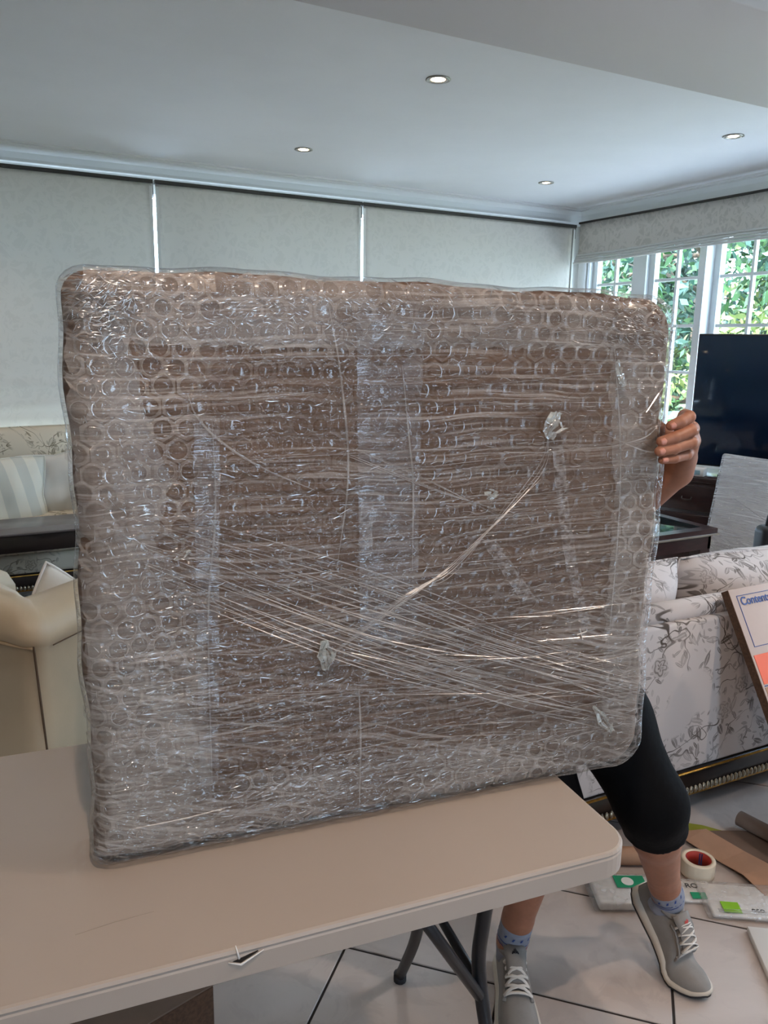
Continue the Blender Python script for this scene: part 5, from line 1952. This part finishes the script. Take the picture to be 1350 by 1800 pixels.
for i_, nm in enumerate(('index', 'middle', 'ring', 'little')):
    fx = 0.768 + 0.021 * i_
    ln = (0.078, 0.086, 0.080, 0.062)[i_]
    yb = 1.1405 - 0.131 * (fx - 0.8)
    fingersR[nm] = [(fx, yb + 0.004, 1.180 - 0.004 * i_), (fx - 0.003, yb - 0.003, 1.180 + ln * 0.45), (fx - 0.005, yb - 0.006, 1.180 + ln * 0.75), (fx - 0.006, yb - 0.0085, 1.178 + ln)]
handR = []
for nm, q in fingersR.items():
    r0 = 0.0095 if nm != 'little' else 0.0082
    handR += [('cap', wrR, q[0], 0.024, 0.012, 0.012), ('cap', q[0], q[1], r0 + 0.001, r0, 0.003), ('cap', q[1], q[2], r0, r0 - 0.0006, 0.002), ('cap', q[2], q[3], r0 - 0.0006, r0 - 0.0016, 0.002)]
handR += [('cap', lerp(wrR, (0.77, 1.15, 1.12), 0.5), (0.752, 1.152, 1.135), 0.017, 0.013, 0.010), ('cap', (0.752, 1.152, 1.135), (0.728, 1.145, 1.165), 0.0125, 0.010, 0.004), ('cap', (0.728, 1.145, 1.165), (0.718, 1.140, 1.186), 0.010, 0.0085, 0.003)]

dL = np.array(wrL) - np.array(elL)
dR = np.array(wrR) - np.array(elR)
bparts = [sdf_mesh(body, 0.0055), sdf_mesh([('cap', lerp(elL, wrL, 0.62), wrL, 0.0335, 0.028, 0.01)] + handL, 0.0014), sdf_mesh([('cap', lerp(elR, wrR, 0.8), wrR, 0.030, 0.028, 0.01)] + handR, 0.0022)]
skin = link('body', np_mesh('body', bparts, PO), M['skin'], man)
# finger nails
for nm, q in fingersL.items():
    a, b = Vector(q[2]), Vector(q[3])
    ax = (b - a).normalized()
    out = Vector((-0.10, -1, 0.12))
    out = (out - ax * out.dot(ax)).normalized()
    sd = ax.cross(out)
    w_ = 0.0056 if nm != 'little' else 0.0046
    v_, f_ = [], []
    for i_ in range(5):
        for j_ in range(5):
            u_, t_ = i_ / 4 * 2 - 1, j_ / 4 * 2 - 1
            wid = w_ * sqrt(max(1 - 0.35 * t_ * t_, 0))
            v_.append(b - ax * 0.0015 + ax * 0.0058 * t_ + sd * wid * u_ + out * (0.0093 - 0.0022 * u_ * u_ - 0.0007 * t_ * t_) - Vector(PO))
    for i_ in range(4):
        for j_ in range(4):
            f_.append((i_ * 5 + j_, (i_ + 1) * 5 + j_, (i_ + 1) * 5 + j_ + 1, i_ * 5 + j_ + 1))
    o_ = link('fingernail', mesh('nail', v_, f_, True), M['nail'], man)
    o_.modifiers.new('thick', 'SOLIDIFY').thickness = 0.0007
# face: eyes, brows, hair
for sx in (-1, 1):
    ev, ef = lathe([(0.0005, -0.011), (0.008, -0.0075), (0.011, 0), (0.008, 0.0075), (0.0005, 0.011)], 12, False)
    link('eye', mesh('eye', ev, ef, True), pmat('eye', lin(225, 220, 214), 0.2), man, loc=tuple(HC + (sx * 0.032, -0.076, 0.006) - np.array(PO)))
    ev, ef = lathe([(0.0005, -0.006), (0.005, -0.003), (0.006, 0), (0.005, 0.003), (0.0005, 0.006)], 10, False)
    link('iris', mesh('iris', ev, ef, True), M['hair'], man, loc=tuple(HC + (sx * 0.032, -0.083, 0.004) - np.array(PO)))
hair = sdf_mesh([('ell', tuple(HC + (0, 0.022, 0.030)), (0.084, 0.094, 0.098), 0.01), ('cap', tuple(HC + (0, 0.06, -0.02)), tuple(HC + (0, 0.05, -0.05)), 0.05, 0.04, 0.03)], 0.005, [(tuple(HC + (0, -0.045, 0.05)), (0, -0.8, -0.45))])
link('hair', np_mesh('hair', [hair], PO), M['hair'], man)

# shirt
shirt = [('ell', (1.105, 1.38, 0.96), (0.165, 0.118, 0.12), 0.03), ('ell', (1.10, 1.39, 1.06), (0.152, 0.112, 0.14), 0.05), ('ell', (1.075, 1.395, 1.20), (0.172, 0.122, 0.155), 0.05), ('cap', shL, shR, 0.068, 0.068, 0.05),
         ('cap', shL, lerp(shL, elL, 0.72), 0.068, 0.060, 0.03), ('cap', shR, lerp(shR, elR, 0.72), 0.068, 0.060, 0.03)]
nl, nr_ = np.array(elL) - np.array(shL), np.array(elR) - np.array(shR)
shirt_v = sdf_mesh(shirt, 0.0065, [((1.03, 1.35, 1.365), (-0.3, -0.35, 1.0)), ((1.1, 1.38, 0.86), (0, 0, -1))])
link('shirt', np_mesh('shirt', [shirt_v], PO), M['black_cloth'], man)
# shorts: two loose legs cut at the hems
hemL = lerp(knL, anL, 0.22)
hemR = lerp(knR, anR, 0.28)


def shorts_leg(hip, kn, an, hem, side):
    dd = np.array(an) - np.array(kn)
    far_ = lerp(kn, an, 0.75)
    pr_ = [('cap', hip, lerp(hip, kn, 0.55), 0.105, 0.092, 0.05), ('cap', lerp(hip, kn, 0.55), kn, 0.092, 0.074, 0.04), ('cap', kn, far_, 0.073, 0.068, 0.03)]
    return sdf_mesh(pr_, 0.0055, [(hem, dd + np.array((0, 0.02, -0.12))), ((1.1, 1.3, 0.93), (0, 0, 1))])


pelv = sdf_mesh([('ell', (1.11, 1.372, 0.87), (0.182, 0.130, 0.115), 0.03), ('cap', hipL, lerp(hipL, knL, 0.4), 0.107, 0.103, 0.06), ('cap', hipR, lerp(hipR, knR, 0.4), 0.107, 0.103, 0.06)], 0.0065, [((1.1, 1.3, 0.955), (0, 0, 1))])
link('shorts', np_mesh('shorts', [pelv, shorts_leg(hipL, knL, anL, hemL, 1), shorts_leg(hipR, knR, anR, hemR, -1)], PO), M['black_cloth'], man)


# trainers
def interp(t_, tab):
    xs = [a for a, _ in tab]
    return float(np.interp(t_, xs, [b for _, b in tab]))


SL = 0.292
WID = [(0, 0.020), (0.03, 0.029), (0.10, 0.0365), (0.25, 0.0375), (0.42, 0.0375), (0.60, 0.0455), (0.74, 0.0490), (0.86, 0.0430), (0.94, 0.0310), (0.985, 0.0170), (1.0, 0.006)]
HGT = [(0, 0.075), (0.03, 0.095), (0.10, 0.098), (0.20, 0.090), (0.32, 0.094), (0.42, 0.100), (0.52, 0.086), (0.64, 0.068), (0.78, 0.055), (0.90, 0.047), (0.97, 0.038), (1.0, 0.026)]
SOLE = [(0, 0.030), (0.1, 0.034), (0.4, 0.030), (0.7, 0.022), (1.0, 0.015)]
SPRING = [(0, 0.004), (0.1, 0.0), (0.78, 0.0), (0.92, 0.005), (1.0, 0.014)]


def make_shoe(name, label, origin, heading, alpha, logo, tall=0.014):
    sh = bpy.data.objects.new(name, None)
    hd = Vector((heading[0], heading[1], 0)).normalized()
    lt = Vector((-hd.y, hd.x, 0))
    xb = SL * 0.76

    def W(x, y, z):
        if alpha and x < xb:
            aa = alpha * min(1.0, (xb - x) / 0.055)
            dx, dz = x - xb, z
            x, z = xb + dx * cos(aa) + dz * sin(aa), -dx * sin(aa) + dz * cos(aa)
        return Vector(origin) + hd * x + lt * y + Vector((0, 0, z)) - Vector(PO)
    ts = [0, 0.012, 0.03, 0.06, 0.10, 0.16, 0.22, 0.28, 0.34, 0.40, 0.46, 0.52, 0.58, 0.64, 0.70, 0.75, 0.80, 0.85, 0.89, 0.92, 0.95, 0.975, 0.99, 1.0]

    def upper(t_, ph, off=0.0):
        w_, h_ = interp(t_, WID) - 0.003, interp(t_, HGT)
        z0_ = interp(t_, SOLE) - 0.004 + interp(t_, SPRING)
        c_, s_ = cos(ph), sin(ph)
        y_ = (w_ + off) * (abs(c_) ** 0.75) * (1 if c_ >= 0 else -1)
        narrow = 1 - 0.22 * max(s_, 0) ** 2 * (1 if t_ < 0.6 else 0.4)
        z_ = z0_ + (h_ + off - z0_) * (abs(s_) ** 0.85)
        return t_ * SL, y_ * narrow, z_
    v_, f_ = [], []
    NP = 18
    for t_ in ts:
        for k in range(NP + 1):
            v_.append(W(*upper(t_, pi * k / NP)))
    for i_ in range(len(ts) - 1):
        for k in range(NP):
            a = i_ * (NP + 1) + k
            f_.append((a, a + 1, a + NP + 2, a + NP + 1))
    f_.append(tuple(range(NP + 1)))
    f_.append(tuple((len(ts) - 1) * (NP + 1) + k for k in range(NP + 1))[::-1])
    me_ = mesh('upper', v_, f_, True)
    sh = link(name, me_, M['shoe'], man)
    sh['label'] = label
    # sole in two layers
    for nm, mt_, lo_, hi_, grow in (('midsole', 'shoe_sole', 0.005, 1.0, 0.002), ('outsole', 'rubber_dark', 0.0, 0.006, 0.001)):
        v_, f_ = [], []
        for t_ in ts:
            w_ = interp(t_, WID) + grow
            sp = interp(t_, SPRING)
            top_ = sp + (interp(t_, SOLE) if hi_ == 1.0 else hi_)
            bot_ = sp + lo_
            bul = 0.0025 if hi_ == 1.0 else 0.0
            x_ = t_ * SL + (-0.003 if t_ == 0 else 0.002 if t_ == 1 else 0)
            for y_, z_ in ((-w_ + 0.003, bot_), (-w_ - bul, bot_ + (top_ - bot_) * 0.4), (-w_, top_), (w_, top_), (w_ + bul, bot_ + (top_ - bot_) * 0.4), (w_ - 0.003, bot_)):
                v_.append(W(x_, y_, z_))
        for i_ in range(len(ts) - 1):
            for k in range(6):
                f_.append((i_ * 6 + k, i_ * 6 + (k + 1) % 6, (i_ + 1) * 6 + (k + 1) % 6, (i_ + 1) * 6 + k))
        f_.append(tuple(range(6)))
        f_.append(tuple((len(ts) - 1) * 6 + k for k in range(6))[::-1])
        me_ = mesh(nm, v_, f_)
        bm = bmesh.new()
        bm.from_mesh(me_)
        bmesh.ops.recalc_face_normals(bm, faces=bm.faces)
        bm.to_mesh(me_)
        bm.free()
        me_.polygons.foreach_set('use_smooth', [True] * len(me_.polygons))
        link(nm, me_, M[mt_], sh)
    # padded collar round the ankle opening
    ring = []
    for k in range(17):
        a = 2 * pi * k / 16
        t_ = 0.185 + 0.145 * cos(a)
        ring.append(W(t_ * SL, 0.028 * sin(a), interp(t_, HGT) - 0.004 + 0.006 * cos(a)))
    MB().tube(ring, 0.0075, 8, False).build('collar', M['shoe'], sh, True)
    # tongue
    v_, f_ = [], []
    for i_ in range(6):
        s_ = i_ / 5
        t_ = 0.58 - 0.27 * s_
        z_ = interp(t_, HGT) + 0.003 + tall * s_ ** 2
        for k in range(5):
            u_ = k / 4 * 2 - 1
            v_.append(W(t_ * SL, u_ * (0.019 + 0.006 * s_), z_ - 0.007 * u_ * u_))
    for i_ in range(5):
        for k in range(4):
            f_.append((i_ * 5 + k, i_ * 5 + k + 1, (i_ + 1) * 5 + k + 1, (i_ + 1) * 5 + k))
    o_ = link('tongue', mesh('tongue', v_, f_, True), M['shoe'], sh)
    md = o_.modifiers.new('thick', 'SOLIDIFY')
    md.thickness = 0.006
    md.offset = 0
    # emblem on the tongue
    eb = MB()

    def E(u_, s_):
        t_ = 0.58 - 0.27 * s_
        z_ = interp(t_, HGT) + 0.0075 + tall * s_ ** 2
        return W(t_ * SL + 0.0006, u_, z_ - 0.007 * (u_ / 0.024) ** 2)
    if logo == 'pair':
        for sg in (-1, 1):
            eb.add([E(sg * 0.0004, 0.70), E(sg * 0.0045, 0.72), E(sg * 0.0035, 0.80), E(sg * 0.0012, 0.88), E(sg * 0.0002, 0.78)], [(0, 1, 2, 3, 4)])
            eb.add([E(sg * 0.0045, 0.70), E(sg * 0.0085, 0.69), E(sg * 0.0080, 0.73), E(sg * 0.0050, 0.80), E(sg * 0.0040, 0.76)], [(0, 1, 2, 3, 4)])
        eb.build('emblem', M['ink_black'], sh)
    else:
        eb.add([E(-0.007, 0.72), E(0.002, 0.70), E(0.008, 0.76), E(0.004, 0.82), E(0.0, 0.77), E(-0.003, 0.79)], [(0, 1, 2, 3, 4, 5)])
        eb.build('emblem', M['ink_red'], sh)
    # eyestays and laces
    for sg in (0, 1):
        pts = []
        for t_ in (0.65, 0.58, 0.50, 0.42, 0.355):
            ph = pi / 2 + (0.72 if sg else -0.72)
            pts.append(W(*upper(t_, ph, 0.0015)))
        MB().tube(spline(pts, 3), 0.0055, 8, True, 0.5).build('eyestay', M['shoe'], sh, True)
    rows_ = (0.625, 0.565, 0.505, 0.445, 0.390)
    for i_, t_ in enumerate(rows_):
        if i_ < len(rows_) - 1:
            for sg in (1, -1):
                pts = []
                for q in np.linspace(0, 1, 7):
                    pts.append(W(*upper(t_ + (rows_[i_ + 1] - t_) * q, pi / 2 - sg * 0.62 + sg * 1.24 * q, 0.0055 + 0.004 * sin(pi * q))))
                MB().tube(pts, 0.0044, 8, True, 0.45).build('lace', M['lace'], sh, True)
    pts = [W(*upper(rows_[0], pi / 2 - 0.66 + 1.32 * q, 0.006)) for q in np.linspace(0, 1, 7)]
    MB().tube(pts, 0.0048, 8, True, 0.45).build('lace', M['lace'], sh, True)
    pts = [W(*upper(rows_[-1], pi / 2 - 0.66 + 1.32 * q, 0.010)) for q in np.linspace(0, 1, 7)]
    MB().tube(pts, 0.0044, 8, True, 0.45).build('lace', M['lace'], sh, True)
    # sock
    return W


hA = Vector((-0.50, -0.866, 0)).normalized()
oA = Vector((anR[0], anR[1], 0)) - hA * 0.052
WA = make_shoe('trainer', 'grey trainer with white laces and a small black emblem on the tongue', oA, hA, 0.0, 'pair', 0.026)
hB = Vector((0.03, -1.0, 0)).normalized()
oB = Vector((1.4365, 1.040, 0)) - hB * SL
WB = make_shoe('trainer', 'grey trainer with raised heel and a small red emblem on the tongue', oB, hB, radians(41), 'flash')
for Wf, an, kn in ((WA, anR, knR), (WB, anL, knL)):
    a0 = Wf(0.055, 0, 0.055)
    a1 = Wf(0.052, 0, 0.095)
    top_ = Vector(lerp(an, kn, 0.14 if Wf is WB else 0.15)) - Vector(PO)
    so = MB().tube(spline([a0, a1, top_], 5), [0.036] * 4 + [0.037] * 3 + [0.0385] * 3 + [0.039], 20).build('sock', M['sock'], man, True)
    dr = (top_ - a1).normalized()
    for q, mt_ in ((0.25, 'ink_navy'), (0.42, 'ink_navy')):
        c0 = a1 + (top_ - a1) * q
        MB().tube([c0 - dr * 0.0012, c0 + dr * 0.0012], 0.0395, 20, False).build('sock_stripe', M[mt_], so, True)
    sd = dr.cross(Vector((0, 1, 0))).normalized()
    fr_ = sd.cross(dr)
    mk = MB()
    for k in range(6):
        a = -pi / 2 + (k - 2.5) * 0.5
        dcol = sd * cos(a) + fr_ * sin(a)
        tng = dr.cross(dcol)
        c0 = a1 + (top_ - a1) * 0.72 + dcol * 0.0396
        mk.add([c0 - tng * 0.004 - dr * 0.004, c0 + tng * 0.001 - dr * 0.004, c0 + tng * 0.004 + dr * 0.005, c0 - tng * 0.001 + dr * 0.003], [(0, 1, 2, 3)])
    mk.build('sock_lettering', M['ink_navy'], so)
